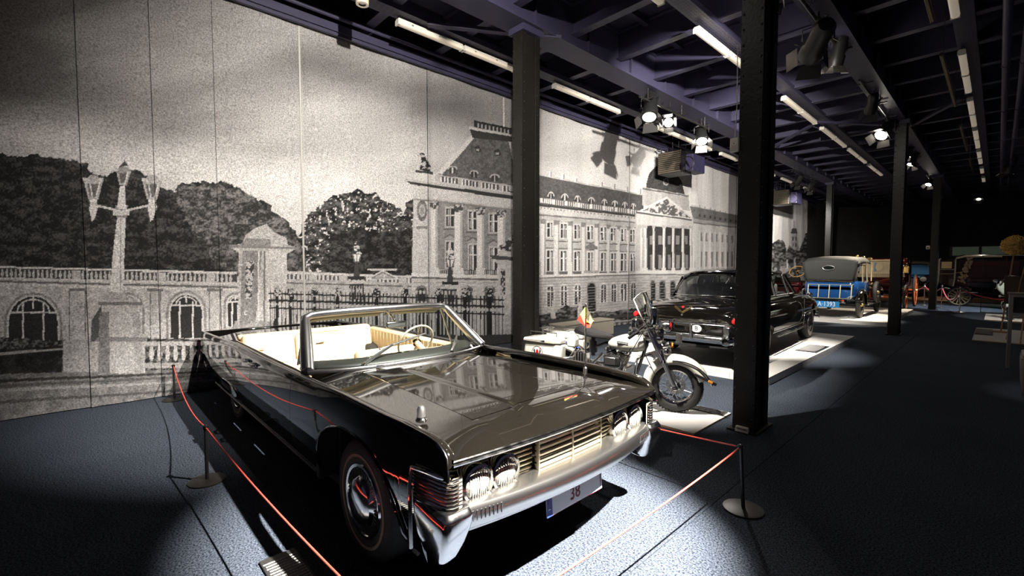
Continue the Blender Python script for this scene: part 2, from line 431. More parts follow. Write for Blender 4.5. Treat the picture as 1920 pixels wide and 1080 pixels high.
for x, z, segs, where in ((-6.68, 5.60, ((3.74, 5.03), (5.05, 6.32), (7.48, 8.70), (8.72, 9.95), (11.3, 12.6), (12.62, 13.95), (14.0, 15.3), (16.1, 17.5), (19, 20.3), (20.32, 21.6), (22.6, 23.9), (26, 27.3)), 'in the row nearest the printed curtain'),
                          (-3.53, 5.60, ((5.0, 6.33), (7.45, 8.7), (8.72, 9.95), (11.9, 13.2), (13.22, 14.55), (15.23, 16.64), (16.66, 18.07), (18.63, 20.0), (20.02, 21.4), (22.0, 23.4), (23.42, 24.8)), 'in the middle row between the columns'),
                          (-.59, 5.60, ((8.7, 10.0), (11.74, 13.1), (13.12, 14.47), (15.14, 16.57), (16.59, 18.03), (18.5, 19.9), (19.92, 21.37), (22, 23.3), (23.4, 24.7), (25.8, 27.2), (28.6, 30)), 'in the right row beside the pipes')):
    for i, (a, b) in enumerate(segs): batten(x, z, a, b, 'cream fluorescent batten %s, %s from the camera' % (where, ORD[i]))
# hanging slim trunking bars
for k, (a, b) in enumerate(((6.9, 8.3), (9.66, 12.96), (14.83, 18.15), (19.5, 22.4))):
    t = empty('hanging_bar', (-.705, (a + b) / 2, 5.0)); tag(t, 'thin dark hanging light bar left of the right batten row, %s from the camera' % ORD[k], 'light bar', 'thin hanging light bars')
    MB().box((0, 0, 0), (.05, b - a, .045)).build('bar_body', black_metal, t, smooth=0, bevel=.006)
    MB().box((.0, 0, -.024), (.02, b - a - .1, .006)).build('bar_lens', brass, t, smooth=0)
    for s in (-.42, .42):
        for q in (-1, 1): MB().tube([(0, s * (b - a), .02), (.0, s * (b - a) + q * .12, .8)], .004, 6).build('hanger_wire', black_metal, t)
# cylindrical downlight near the top edge
dl = empty('cylinder_downlight', (-6.18, 2.93, 5.40)); tag(dl, 'round cream cylinder downlight hanging at the top edge above the curtain', 'light')
MB().lathe([(.085, .0), (.088, .01), (.088, .30), (.07, .32), (.01, .32)], 24).build('housing', mat('cream_enamel', (.62, .52, .36), .4), dl)
MB().lathe([(.086, 0), (.086, -.006), (.055, -.008), (.05, .02), (.001, .02)], 24).build('baffle_ring', tube_cream, dl)
MB().tube([(0, 0, .3), (0, 0, .98)], .012, 8).build('stem', black_metal, dl)
MB().lathe([(.049, .0), (.045, .04), (.001, .05)], 20, T(0, 0, -.004)).build('dark_bore', ink_black, dl)
# ---------------------------------------------------------------- theatre spotlights
def fixture(pos, aim, watts, deg, blend, col, label, size=1.0):
    pos, aim = Vector(pos), Vector(aim); d = (aim - pos).normalized()
    r = empty('theatre_spotlight', pos)
    q = (-d).to_track_quat('Z', 'Y')          # local +z points backwards, lens at origin facing -z
    M = q.to_matrix().to_4x4() @ Matrix.Scale(size, 4)
    tag(r, label or 'black theatre spotlight outside the picture', 'spotlight', 'theatre spotlights on the ceiling tracks')
    MB().lathe([(.075, -.005), (.085, -.005), (.085, .10), (.072, .12), (.072, .30), (.05, .34), (.01, .345)], 20, M).build('lamp_body', track_black, r)
    MB().lathe([(.0745, .0), (.060, .004), (.03, .010), (.001, .012)], 20, M).build('lens', lamp_face if watts >= 600 else lamp_dim, r)
    for k in range(4):
        R_ = M @ RZ(k * PI / 2)
        w0, w1, L_, ang = .07, (.085 if k % 2 else .075), .10, math.radians(34 + 8 * (k % 2))
        x0, x1 = .085, .085 + L_ * math.sin(ang); z1 = -L_ * math.cos(ang) - .005
        MB().add([(x0, -w0, -.005), (x0, w0, -.005), (x1, w1, z1), (x1, -w1, z1)], [(0, 1, 2, 3)], R_).build('barn_door', mat_barn, r, smooth=0, solid=.003)
    up = Vector((0, 0, 1)); back = -d * .17 * size
    side = d.cross(up); side = side.normalized() if side.length > .05 else Vector((1, 0, 0))
    y1 = back + side * .1 * size; y2 = back - side * .1 * size; top = back + Vector((0, 0, .2))
    MB().tube([y1, y1 + Vector((0, 0, .16)), top + side * .03, top - side * .03, y2 + Vector((0, 0, .16)), y2], .009, 6).build('yoke', track_black, r)
    zt_ = (5.62 if pos.x < -5 else 5.41 if pos.x < -1.6 else 6.36) - pos.z
    MB().tube([top, (top.x, top.y, zt_)], .012, 8).lathe([(.03, -.02), (.03, .02)], 10, T(top.x, top.y, min(zt_ - .03, top.z + .10)) @ RX(PI / 2)).build('track_clamp', track_black, r)
    L = bpy.data.lights.new('spot_beam', 'SPOT'); L.energy = watts; L.spot_size = math.radians(deg); L.spot_blend = blend; L.color = col; L.shadow_soft_size = .04
    lo = bpy.data.objects.new('spot_beam', L); COL.objects.link(lo); lo.parent = r
    lo.location = d * .03; lo.rotation_euler = d.to_track_quat('-Z', 'Y').to_euler()
    return r
mat_barn = mat('barn_door_metal', (.05, .047, .044), .35, .3)
for p_, a_, w_, dg, bl, c_, lab in LAMPS: fixture(p_, a_, w_, dg, bl, c_, lab, 2.0 if w_ in (500, 4200) and p_[1] < 14 else 1.75 if w_ in (2200, 4200) else 1.35)
for x, y0, y1, z, lab in ((-5.33, 8.7, 12.1, 5.36, 'black lamp track pipe under the left girder'), (-1.93, 6.6, 9.6, 5.34, 'black lamp track pipe under the right girder nearest the camera'), (-1.95, 11.0, 14.6, 5.34, 'black lamp track pipe in front of the third column'), (-2.02, 17.8, 20.4, 5.34, 'black lamp track pipe behind the third column'), (-2.05, 24, 29.6, 5.34, 'black lamp track pipe by the fourth column'), (-5.45, 19.6, 22.6, 5.36, 'black lamp track pipe near the end of the curtain')):
    t = empty('lamp_track', (x, (y0 + y1) / 2, z)); tag(t, lab, 'track')
    MB().tube([(0, -(y1 - y0) / 2, 0), (0, (y1 - y0) / 2, 0)], .024, 10).build('track_pipe', black_metal, t)
    for s in (-.4, .05, .42):
        MB().bar((-.12, s * (y1 - y0), .03), (.16, s * (y1 - y0), .03), .025).tube([(0, s * (y1 - y0), 0), (0, s * (y1 - y0), (5.62 if x < -5 else 5.41) - z)], .012, 6).build('track_arm', black_metal, t, smooth=0)
    cb_ = MB()
    for s in (-.3, -.1, .2, .36):
        y = s * (y1 - y0)
        cb_.tube([(.02, y, 0), (.1, y + .05, -.06), (.13, y + .12, .03), (.06, y + .2, .08), (.02, y + .22, .0)], .006, 6)
    cb_.build('loose_cable', track_black, t)
# ---------------------------------------------------------------- fan heaters on the curtain wall
for yy, lab in ((13.1, 'louvred fan heater hanging in front of the palace dome'), (23.4, 'far louvred fan heater near the end of the curtain')):
    h = empty('fan_heater', (-6.98, yy, 4.93)); tag(h, lab, 'heater')
    MB().box((0, .36, 0), (.74, .7, .66)).build('casing', black_metal, h, smooth=0, bevel=.01)
    sl = None
    for i in range(11):
        if sl is None: sl = s_ = MB().box((0, 0, 0), (.70, .035, .03), rx=.5).build('louvre_slat', mat('louvre_bronze', (.10, .08, .055), .45), h, smooth=0)
        else: s_ = sl.copy(); COL.objects.link(s_)
        s_.location = (0, -.01, -.29 + i * .058)
    MB().box((.42, .75, -.02), (.34, .8, .5)).build('motor_box', mat('violet_box', (.03, .027, .065), .5), h, smooth=0, bevel=.01)
    MB().lathe([(.2, -.02), (.22, .0), (.2, .02)], 20, T(.42, .34, -.05) @ RX(PI / 2)).build('fan_ring', black_metal, h)
    MB().tube([(-.3, .1, .3), (-.32, .1, .45), (-.46, .1, .48)], .025, 8).tube([(-.2, .3, .3), (-.22, .3, .5), (-.46, .3, .52)], .02, 8).build('feed_pipes', violet_steel, h)
    for s in (-.1, .1): MB().tube([(s, .4, .32), (s, .4, 1.43)], .008, 6).build('hanger_rod', black_metal, h)
# alarm box and cable on the big column, white block at its foot
ab = empty('alarm_box', (-1.93, 5.0, 3.02)); tag(ab, 'small white alarm box on the big column', 'alarm box')
MB().box((0, 0, 0), (.085, .045, .145)).build('casing', white_plastic, ab, smooth=0, bevel=.008)
MB().box((0, -.024, -.03), (.055, .004, .055)).build('grille', mat('pale_grille', (.55, .52, .46), .5), ab, smooth=0)
MB().lathe([(.005, 0), (.005, .003), (.001, .004)], 8, T(0, -.0225, .015) @ RX(PI / 2)).build('indicator', ink_black, ab)
MB().tube([(0, 0, .07), (.01, .01, .4), (-.0, .02, 1.0)], .004, 6).build('cable', white_plastic, ab)
wb = empty('cable_box', (-1.785, 4.99, .01)); tag(wb, 'small white box on the floor at the foot of the big column', 'box')
MB().box((0, -.0, .03), (.135, .05, .06), taper=(.92, .8)).build('box_body', white_plastic, wb, smooth=0, bevel=.006)
MB().box((0, -.026, .045), (.11, .004, .006)).build('box_seam', mat('seam_grey', (.35, .33, .3), .6), wb, smooth=0)
sb = empty('wall_sensor', (-1.98, 25.0, 2.53)); tag(sb, 'small white sensor box on the fourth column', 'sensor')
MB().box((0, 0, 0), (.12, .06, .14)).build('casing', white_plastic, sb, smooth=0, bevel=.01)
MB().box((0, -.032, -.02), (.07, .006, .05)).build('sensor_eye', ink_black, sb, smooth=0)
# ================================================================ the printed curtain: a black and white photograph of a palace on fabric
# (U, V) are layout coordinates of the print; they map to the curtain plane by a fixed homography
_cf = np.array([-math.sin(YAW) * math.cos(PITCH), math.cos(YAW) * math.cos(PITCH), -math.sin(PITCH)])
_cr = np.array([math.cos(YAW), math.sin(YAW), 0.0]); _cu = np.cross(_cr, _cf)
def print_uv(y, z):
    P = [MURX, y, z - CAM_H]
    w = P[0] * _cf[0] + P[1] * _cf[1] + P[2] * _cf[2]
    return 960 + FPX * (P[0] * _cr[0] + P[1] * _cr[1]) / w, 540 - FPX * (P[0] * _cu[0] + P[1] * _cu[1] + P[2] * _cu[2]) / w
def vnoise(x, y, seed=0):
    xi, yi = np.floor(x), np.floor(y); fx, fy = x - xi, y - yi
    fx = fx * fx * (3 - 2 * fx); fy = fy * fy * (3 - 2 * fy)
    def h(a, b):
        q = np.sin(a * 127.1 + b * 311.7 + seed * 74.7) * 43758.5453
        return q - np.floor(q)
    return (h(xi, yi) * (1 - fx) + h(xi + 1, yi) * fx) * (1 - fy) + (h(xi, yi + 1) * (1 - fx) + h(xi + 1, yi + 1) * fx) * fy
def fbm(x, y, o=4, seed=0):
    s = 0; a = .5
    for k in range(o):
        s = s + a * vnoise(x * 2 ** k, y * 2 ** k, seed + k); a *= .5
    return s / (1 - .5 ** o)
def sm(a, b, x):
    t = np.clip((x - a) / (b - a), 0, 1); return t * t * (3 - 2 * t)
class Print:
    def __init__(s, U, V):
        s.U, s.V = U, V; s.A = np.zeros_like(U); s.b = (U.min(), U.max(), V.min(), V.max())
    def poly(s, pts, val, rag=0, seed=0):
        xs = [p[0] for p in pts]; ys = [p[1] for p in pts]
        if max(xs) + rag < s.b[0] or min(xs) - rag > s.b[1] or max(ys) + rag < s.b[2] or min(ys) - rag > s.b[3]: return
        m = np.nonzero((s.U >= min(xs) - rag) & (s.U <= max(xs) + rag) & (s.V >= min(ys) - rag) & (s.V <= max(ys) + rag))[0]
        if not len(m): return
        u, v = s.U[m], s.V[m]
        if rag:
            du = (fbm(u / 16, v / 16, 4, seed) - .5) * 2 * rag; dv = (fbm(u / 16, v / 16, 4, seed + 9) - .5) * 2 * rag
            uu, vv = u + du, v + dv
        else: uu, vv = u, v
        ins = np.zeros(len(m), bool); n = len(pts)
        for i in range(n):
            (x0, y0), (x1, y1) = pts[i], pts[(i + 1) % n]
            if y0 == y1: continue
            c = ((y0 > vv) != (y1 > vv)) & (uu < (x1 - x0) * (vv - y0) / (y1 - y0) + x0)
            ins ^= c
        k = m[ins]
        s.A[k] = val(s.U[k], s.V[k]) if callable(val) else val
    def rect(s, u0, v0, u1, v1, val): s.poly([(u0, v0), (u1, v0), (u1, v1), (u0, v1)], val)
    def line(s, p, q, w, val):
        dx, dy = q[0] - p[0], q[1] - p[1]; l = math.hypot(dx, dy) or 1; nx, ny = -dy / l * w / 2, dx / l * w / 2
        s.poly([(p[0] + nx, p[1] + ny), (q[0] + nx, q[1] + ny), (q[0] - nx, q[1] - ny), (p[0] - nx, p[1] - ny)], val)
    def ell(s, cu, cv, ru, rv, val, a0=0, a1=2 * PI, n=20):
        s.poly([(cu + ru * math.cos(a0 + (a1 - a0) * i / n), cv + rv * math.sin(a0 + (a1 - a0) * i / n)) for i in range(n + 1)], val)
    def arch(s, cu, v0, v1, hw, val): # round-headed opening, v0 top, v1 bottom
        rv = hw * 1.05
        s.poly([(cu - hw, v1)] + [(cu - hw * math.cos(PI * i / 10), v0 + rv - rv * math.sin(PI * i / 10)) for i in range(11)] + [(cu + hw, v1)], val)
def leaf(lo, hi, sc=7, seed=3, sky=None):
    def f(u, v):
        n = .55 * fbm(u / (sc * 1.6), v / (sc * .8), 3, seed) + .45 * fbm(u / 3.2, v / 2.6, 2, seed + 40); t = lo + (hi - lo) * sm(.34, .74, n)
        if sky is not None:
            g = fbm(u / 4.2, v / 4.2, 2, seed + 21); t = np.where(g > sky, .62, t)
        return t
    return f
def stone(base, amp=.1, sc=5, seed=5):
    return lambda u, v: np.clip(base + amp * 2 * (fbm(u / sc, v / sc, 3, seed) - .5), .02, .95)
def paint_print(U, V):
    P = Print(U, V); A = P.A
    # sky
    t = .30 + .20 * sm(-100, 800, U) + .12 * sm(-50, 450, V)
    cl = fbm(U / 260, (V + U * .12) / 70, 4, 2)
    t += .26 * (cl - .5)
    band = (V - (215 + .22 * U)) / 60.0
    t += .20 * np.exp(-(band - .6) ** 2) * sm(900, 200, U) - .10 * np.exp(-(band + 1.2) ** 2) * sm(900, 100, U)
    band2 = (V - (40 + .35 * (U - 380))) / 42.0
    t -= .13 * np.exp(-band2 ** 2) * sm(420, 620, U) * sm(1300, 900, U)
    t -= .10 * np.exp(-((U - 830) / 90) ** 2 - ((V - 190) / 70) ** 2)
    t += .10 * np.exp(-((U - 620) / 160) ** 2 - ((V - 330) / 60) ** 2) + .08 * sm(1000, 1150, U)
    t -= .08 * sm(330, 20, V) * sm(760, 300, U) + .05 * sm(250, 0, U) * sm(280, 60, V)
    t -= .05 * sm(1000, 800, U)
    A[:] = np.clip(t, .17, .78)
    # tree masses
    P.poly([(-1600, 260), (-300, 275), (0, 290), (60, 287), (140, 303), (200, 332), (240, 314), (290, 336), (330, 362), (342, 346), (400, 341), (440, 352), (480, 372), (520, 402), (552, 430), (570, 470), (585, 515), (-1600, 505)], leaf(.02, .15, 11, 3), 12, 1)
    P.poly([(330, 362), (342, 346), (400, 341), (440, 352), (480, 372), (520, 402), (552, 430), (570, 470), (585, 515), (420, 515), (350, 420)], leaf(.07, .30, 9, 13), 10, 4)
    P.poly([(560, 440), (572, 415), (600, 386), (625, 364), (672, 358), (706, 366), (740, 388), (752, 402), (762, 380), (778, 366), (800, 515), (575, 515)], leaf(.03, .22, 8, 7, .70), 10, 6)
    P.poly([(640, 430), (700, 430), (770, 430), (780, 515), (600, 515)], leaf(.03, .16, 8, 8), 12, 8)
    # long low wing with balustrade, left
    P.poly([(-1600, 500), (0, 505), (440, 513), (440, 650), (-1600, 680)], stone(.50, .13, 6))
    for a, b, va, vb, tone in ((-1600, 445, 499, 511, .62), (-1600, 445, 520, 528, .58), (-1600, 445, 526, 533, .22), (-1600, 445, 531, 537, .6)):
        P.poly([(a, va - 2), (b, va + 10), (b, va + 13), (a, va + 1)], tone) if a > -1600 else P.poly([(a, va - 4), (0, va), (b, va + 11), (b, va + 14.5), (0, va + 3.5), (a, va - .5)], tone)
    P.poly([(-1600, 500), (0, 504), (445, 515), (445, 529), (0, 520), (-1600, 516)], .12)
    for i in range(-60, 52):
        u = i * 8.4 + 4; v = 504 + .0245 * max(u, -400)
        if 130 < u < 155 or 290 < u < 312 or 390 < u < 405 or u > 440: P.rect(u - 4.2, v, u + 4.2, v + 15, .52)
        else: P.ell(u, v + 9, 2.6, 6.5, .58); P.rect(u - 1.6, v, u + 1.6, v + 15, .5)
    for cu, hw, top, bot in ((-130, 50, 552, 660), (62, 46, 556, 640), (240, 22, 556, 625), (349, 29, 553, 634), (441, 14, 556, 612)):
        P.arch(cu, top - 8, bot + 4, hw + 9, stone(.33, .1)); P.arch(cu, top - 4, bot + 2, hw + 4, .56); P.arch(cu, top, bot, hw, .07)
        for g in (-.42, .42): P.rect(cu + g * hw - 1.6, top + 12, cu + g * hw + 1.6, bot, .6)
        P.rect(cu - hw, top + hw * .62, cu + hw, top + hw * .62 + 3, .6); P.rect(cu - 1.5, top, cu + 1.5, top + hw * .5, .6)
        for i in range(8):
            a0 = PI + PI * i / 8; a1 = PI + PI * (i + 1) / 8
            P.line((cu + hw * .66 * math.cos(a0), top + hw * .62 + hw * .5 * math.sin(a0)), (cu + hw * .66 * math.cos(a1), top + hw * .62 + hw * .5 * math.sin(a1)), 2.6, .6)
    for u in (130, 160, 282, 300, 392, 412): P.rect(u - 1, 545, u + 1.2, 640, .25)
    for u in (145, 291, 402): P.rect(u - 15, 541, u + 15, 546, .24)
    # foreground: hedge, plinth, pavement
    P.poly([(-1600, 660), (0, 632), (120, 640), (275, 634), (405, 636), (405, 700), (0, 712), (-1600, 760)], leaf(.05, .3, 6, 31), 4, 3)
    P.poly([(-1600, 690), (0, 655), (118, 648), (115, 700), (-1600, 790)], leaf(.04, .10, 12, 32))
    P.poly([(-1600, 700), (0, 661), (118, 653), (118, 657), (0, 666), (-1600, 706)], .42)
    P.poly([(118, 640), (272, 625), (272, 695), (118, 705)], stone(.44, .1))
    P.poly([(188, 625), (270, 632), (270, 700), (188, 700)], stone(.50, .12))
    for i in range(8): u = 284 + i * 15; P.ell(u, 664, 4.5, 13, .5); P.ell(u, 652, 3.2, 5, .5)
    P.rect(270, 640, 405, 648, .47); P.rect(270, 680, 405, 690, .40)
    P.poly([(-1600, 800), (0, 702), (420, 690), (1000, 640), (1000, 900), (-1600, 1300)], stone(.27, .10, 9, 61))
    for k, (a, b) in enumerate(((712, 698), (722, 704), (730, 714), (752, 728))): P.poly([(-1600, a + 110), (0, a), (460, b - 6), (460, b - 3), (0, a + 6), (-1600, a + 125)], (.10, .18, .4, .16)[k])
    # lamp post
    P.poly([(188, 560), (262, 560), (268, 575), (262, 585), (272, 700), (186, 700), (192, 585), (182, 575)], stone(.50, .13))
    P.poly([(172, 600), (190, 572), (196, 640), (170, 640)], .16); P.poly([(248, 585), (262, 585), (270, 700), (252, 700)], stone(.42, .1)); P.poly([(186, 585), (204, 585), (206, 700), (184, 700)], stone(.30, .1)); P.rect(180, 632, 276, 640, .3)
    P.rect(184, 566, 266, 572, .25); P.poly([(200, 545), (236, 545), (242, 562), (194, 562)], stone(.42, .1))
    P.poly([(206, 548), (231, 548), (233, 480), (236, 405), (220, 405), (211, 480)], stone(.60, .12))
    P.rect(225, 410, 227, 545, .38)
    P.poly([(216, 385), (240, 385), (238, 408), (218, 408)], .30); P.poly([(219, 392), (237, 392), (234, 348), (225, 348)], stone(.62, .1)); P.rect(212, 396, 242, 404, .55)
    for cu, cv in ((175, 356), (285, 356)):
        P.line((228, 397), ((228 + cu) / 2, 390), 4, .58); P.line(((228 + cu) / 2, 390), (cu, 384), 4, .58)
        P.poly([(cu - 5, 378), (cu + 5, 378), (cu + 9, 388), (cu + 2, 412), (cu - 3, 415), (cu - 8, 390)], .60)
        P.poly([(cu - 18, 340), (cu + 18, 340), (cu + 9, 374), (cu - 9, 374)], .46); P.poly([(cu - 12, 345), (cu + 10, 345), (cu + 5, 370), (cu - 6, 370)], .22)
        P.line((cu - 6, 345), (cu - 2, 370), 2.4, .6); P.line((cu + 12, 342), (cu + 5, 370), 2.4, .64); P.rect(cu - 19, 334, cu + 19, 340, .55); P.ell(cu, 334, 10, 6, .42); P.rect(cu - 7, 374, cu + 7, 379, .66)
    P.poly([(218, 320), (246, 320), (238, 347), (224, 347)], .42); P.poly([(223, 324), (240, 324), (235, 343), (227, 343)], .2); P.ell(232, 318, 12, 6, .36); P.poly([(224, 312), (240, 312), (232, 300)], .12, 4, 2); P.line((240, 322), (234, 346), 2.4, .6)
    # stone gate pier
    P.poly([(462, 440), (478, 428), (500, 420), (515, 436), (537, 446), (540, 460), (560, 464), (545, 472), (538, 476), (538, 612), (446, 612), (448, 474), (430, 462), (455, 456)], stone(.50, .14, 4, 44))
    P.poly([(455, 470), (492, 470), (480, 604), (450, 604)], stone(.33, .12, 4, 45)); P.poly([(498, 470), (538, 472), (538, 606), (504, 606)], stone(.57, .1))
    P.poly([(430, 459), (560, 463), (560, 467), (430, 464)], .3); P.poly([(462, 490), (478, 490), (472, 560), (460, 560)], lambda u, v: np.where(fbm(u / 4, v / 4, 3, 8) > .5, .55, .12)); P.rect(484, 470, 487, 608, .62); P.rect(495, 470, 498, 608, .25)
    P.poly([(440, 602), (545, 604), (560, 628), (435, 622)], stone(.36, .15, 4, 46))
    P.poly([(462, 446), (508, 448), (508, 462), (450, 460)], stone(.33, .1, 3)); P.rect(459, 583, 465, 590, .6); P.rect(460, 584, 464, 589, .3)
    # garden wall and balustrade behind the fence
    P.poly([(538, 508), (785, 518), (785, 650), (538, 650)], stone(.47, .14, 5, 47)); P.poly([(538, 510), (785, 518), (785, 521), (538, 513)], .6); P.poly([(538, 514), (785, 522), (785, 531), (538, 523)], .16)
    for i in range(30):
        u = 543 + i * 8
        if i % 7 < 5: P.rect(u - 2, 514 + .033 * (u - 538), u + 2, 523 + .033 * (u - 538), .58)
        else: P.rect(u - 4, 514 + .033 * (u - 538), u + 4, 523 + .033 * (u - 538), .5)
    P.poly([(538, 529), (785, 536), (785, 539), (538, 532)], .24)
    P.poly([(684, 524), (717, 506), (752, 524)], .6); P.poly([(692, 522), (717, 509), (744, 522)], .3); P.poly([(700, 521), (717, 512), (736, 521)], stone(.48, .1)); P.rect(688, 504, 745, 507, .55)
    # palace: left pavilion
    P.poly([(775, 345), (960, 378), (1012, 388), (1012, 640), (770, 640)], stone(.52, .10, 4, 50))
    P.poly([(816, 375), (960, 392), (960, 512), (816, 505)], stone(.33, .08, 4, 51))
    P.poly([(775, 345), (802, 352), (800, 512), (773, 512)], stone(.55, .07, 5, 52))
    P.ell(791, 395, 10, 20, stone(.25, .15, 3)); P.ell(791, 395, 6, 12, .5); P.ell(791, 395, 4, 8, .38); P.rect(780, 424, 802, 429, .3)
    P.poly([(820, 326), (884, 254), (957, 262), (1000, 368), (960, 362)], stone(.20, .09, 4, 53))
    P.poly([(884, 254), (890, 258), (830, 326), (818, 326)], .58); P.poly([(953, 262), (958, 262), (985, 365), (975, 360)], .5)
    P.poly([(880, 240), (960, 254), (960, 266), (886, 258)], .10); P.poly([(880, 237), (960, 252), (960, 256), (880, 242)], .52); P.poly([(889, 226), (960, 241), (960, 252), (890, 238)], .08)
    for i in range(9): P.rect(896 + i * 7, 231 + i * 1.5, 899 + i * 7, 239 + i * 1.5, .42)
    P.poly([(889, 225), (960, 240), (960, 243), (889, 228)], .07); P.line((945, 182), (945, 238), 1.6, .70)
    for i, (u, v) in enumerate(((848, 318), (889, 326), (928, 333))): P.ell(u, v, 9, 7, .5, PI, 2 * PI); P.ell(u, v, 6.5, 5, .1, PI, 2 * PI); P.rect(u - 6, v, u + 6, v + 7, .12); P.rect(u - 1, v - 4, u + 1, v + 7, .6)
    for u, v in ((896, 282), (932, 289)): P.poly([(u - 6, v - 7), (u + 3, v - 10), (u + 8, v + 2), (u - 2, v + 4)], .10); P.rect(u - 2, v - 3, u + 3, v + 1, .45)
    P.poly([(822, 328), (945, 345), (1012, 358), (1012, 366), (822, 340)], .48)
    for i in range(20):
        u = 826 + i * 6.4
        if i % 6 < 5: P.rect(u, 331 + i * .95, u + 2.6, 341 + i * .95, .68); P.rect(u + 2.6, 331 + i * .95, u + 6.4, 341 + i * .95, .16)
    P.poly([(777, 322), (816, 326), (816, 342), (777, 336)], .60); P.poly([(778, 319), (812, 322), (812, 327), (778, 323)], .12)
    P.poly([(786, 318), (790, 300), (786, 288), (794, 285), (800, 300), (808, 312), (810, 322)], lambda u, v: np.where(fbm(u / 4, v / 4, 3, 6) > .55, .5, .07))
    P.poly([(757, 336), (790, 340), (960, 366), (1012, 376), (1012, 381), (790, 349), (770, 346)], .10); P.poly([(757, 336), (1012, 370), (1012, 374), (760, 339)], .5)
    P.poly([(775, 347), (815, 352), (1012, 384), (1012, 397), (815, 372), (775, 362)], stone(.58, .06)); P.poly([(775, 372), (815, 376), (1012, 398), (1012, 400), (775, 375)], .3)
    for u, v in ((845, 405), (886, 411), (926, 416)):
        for top, bot, hw in ((v - 14, v + 19, 7), (v + 49, v + 96, 7)):
            P.rect(u - hw - 3, top - 4, u + hw + 3, bot + 3, .50); P.rect(u - hw, top, u + hw, bot, .10); P.rect(u - 1, top, u + 1, bot, .66); P.rect(u - hw + 2, top + 2, u - 2, bot - 2, .42)
            P.rect(u - hw, top + (bot - top) * .36, u + hw, top + (bot - top) * .36 + 2, .62)
        P.rect(u - 13, v + 23, u + 13, v + 26, .22); P.poly([(u - 15, v + 42), (u, v + 33), (u + 15, v + 43)], .22); P.poly([(u - 12, v + 43), (u, v + 36), (u + 12, v + 44)], .42)
    for u, v in ((814, 378), (860, 384), (901, 389), (940, 394)):
        P.rect(u - 7, v + 12, u + 7, 508, .66); P.rect(u + 3, v + 12, u + 7, 508, .48); P.poly([(u - 10, v), (u + 10, v), (u + 7, v + 14), (u - 7, v + 14)], lambda a, b: np.where(fbm(a / 3, b / 3, 2, 6) > .5, .55, .15)); P.rect(u - 9, 502, u + 9, 513, .62)
    for u in (838, 880, 920): P.rect(u - 12, 506, u + 12, 515, .14); [P.rect(u - 11 + 4 * k, 507, u - 9.4 + 4 * k, 514, .5) for k in range(6)]
    P.poly([(772, 512), (1012, 518), (1012, 523), (772, 518)], .64); P.poly([(772, 519), (1012, 525), (1012, 528), (772, 522)], .2)
    for u in (790, 832, 876, 918): P.arch(u, 535, 640, 11, .2); P.arch(u, 540, 640, 7, .08); [P.line((u - 14, 530 + 8 * k), (u + 14, 530 + 8 * k), 1.2, .32) for k in range(3)]
    # gate lanterns and right pier
    for u, v in ((668, 456), (845, 466)):
        P.poly([(u - 9, v + 20), (u + 9, v + 20), (u + 5, v + 36), (u - 5, v + 36)], .2); P.poly([(u - 6, v + 21), (u + 7, v + 21), (u + 3, v + 34), (u - 3, v + 34)], .68); P.rect(u - 1, v + 20, u + 1, v + 36, .15)
        P.poly([(u - 10, v + 20), (u - 5, v + 12), (u - 4, v + 2), (u, v - 3), (u + 5, v + 4), (u + 5, v + 12), (u + 10, v + 20)], lambda a, b: np.where(fbm(a / 3, b / 3, 2, 16) > .5, .62, .10)); P.poly([(u - 3, v + 36), (u + 3, v + 36), (u + 6, v + 62), (u - 6, v + 62)], .12); P.rect(u - 15, v + 62, u + 15, v + 68, .08); P.rect(u - 18, v + 70, u + 20, v + 76, .52); P.rect(u - 13, v + 76, u + 13, 640, .10); [P.rect(u - 11 + 5 * k, v + 80, u - 9.5 + 5 * k, v + 105, .45) for k in range(5)]
    P.poly([(930, 480), (936, 470), (950, 466), (962, 470), (962, 482), (1000, 484), (1000, 640), (934, 640), (934, 496), (922, 486)], stone(.52, .1, 4)); P.poly([(920, 478), (1000, 486), (1000, 491), (922, 486)], .14); P.poly([(930, 466), (962, 440), (1000, 470), (990, 480)], lambda u, v: np.where(fbm(u / 5, v / 5, 3, 6) > .5, .5, .10)); P.rect(938, 505, 946, 552, lambda u, v: np.where(fbm(u / 3, v / 3, 2, 6) > .5, .5, .1)); P.poly([(926, 590), (1000, 590), (1000, 640), (922, 640)], stone(.45, .1))
    # iron fence
    for u in range(508, 945, 7):
        v0 = 545 + 2.5 * math.sin(u * .9) + .02 * (u - 508); P.rect(u - .9, v0, u + .9, 660, .06); P.ell(u, v0 - 1, 1.8, 4, .5)
        P.rect(u + 1.5, v0 + 16, u + 4.6, 628, .50 if (u // 7) % 3 else .4)
    for a, b in ((549, 552), (561, 565), (576, 579), (624, 628)): P.poly([(505, a), (945, a + 12), (945, b + 12), (505, b)], .07)
    for u in (520, 545, 590, 633, 705, 760, 822, 872, 918): P.rect(u - 3, 541, u + 3, 660, .05); P.ell(u, 540, 5, 6, .45); P.ell(u, 548, 7, 8, lambda a, b: np.where(fbm(a / 3, b / 3, 2, 6) > .5, .5, .06))
    for i in range(60): u = 510 + i * 7.2; P.ell(u, 570 + .027 * (u - 508), 2.6, 3, .5)
    P.poly([(505, 640), (1010, 625), (1010, 645), (505, 665)], .1)
    # palace: long wing, 1010..1200
    q = lambda u, a, b: a + (b - a) * (u - 1010) / 185.0
    P.poly([(1005, 372), (1200, 402), (1200, 600), (1005, 610)], stone(.47, .08, 3, 70))
    P.poly([(1008, 326), (1206, 365), (1206, 395), (1008, 374)], stone(.17, .05, 3, 71)); P.poly([(1008, 325), (1206, 364), (1206, 366.5), (1008, 329)], .5)
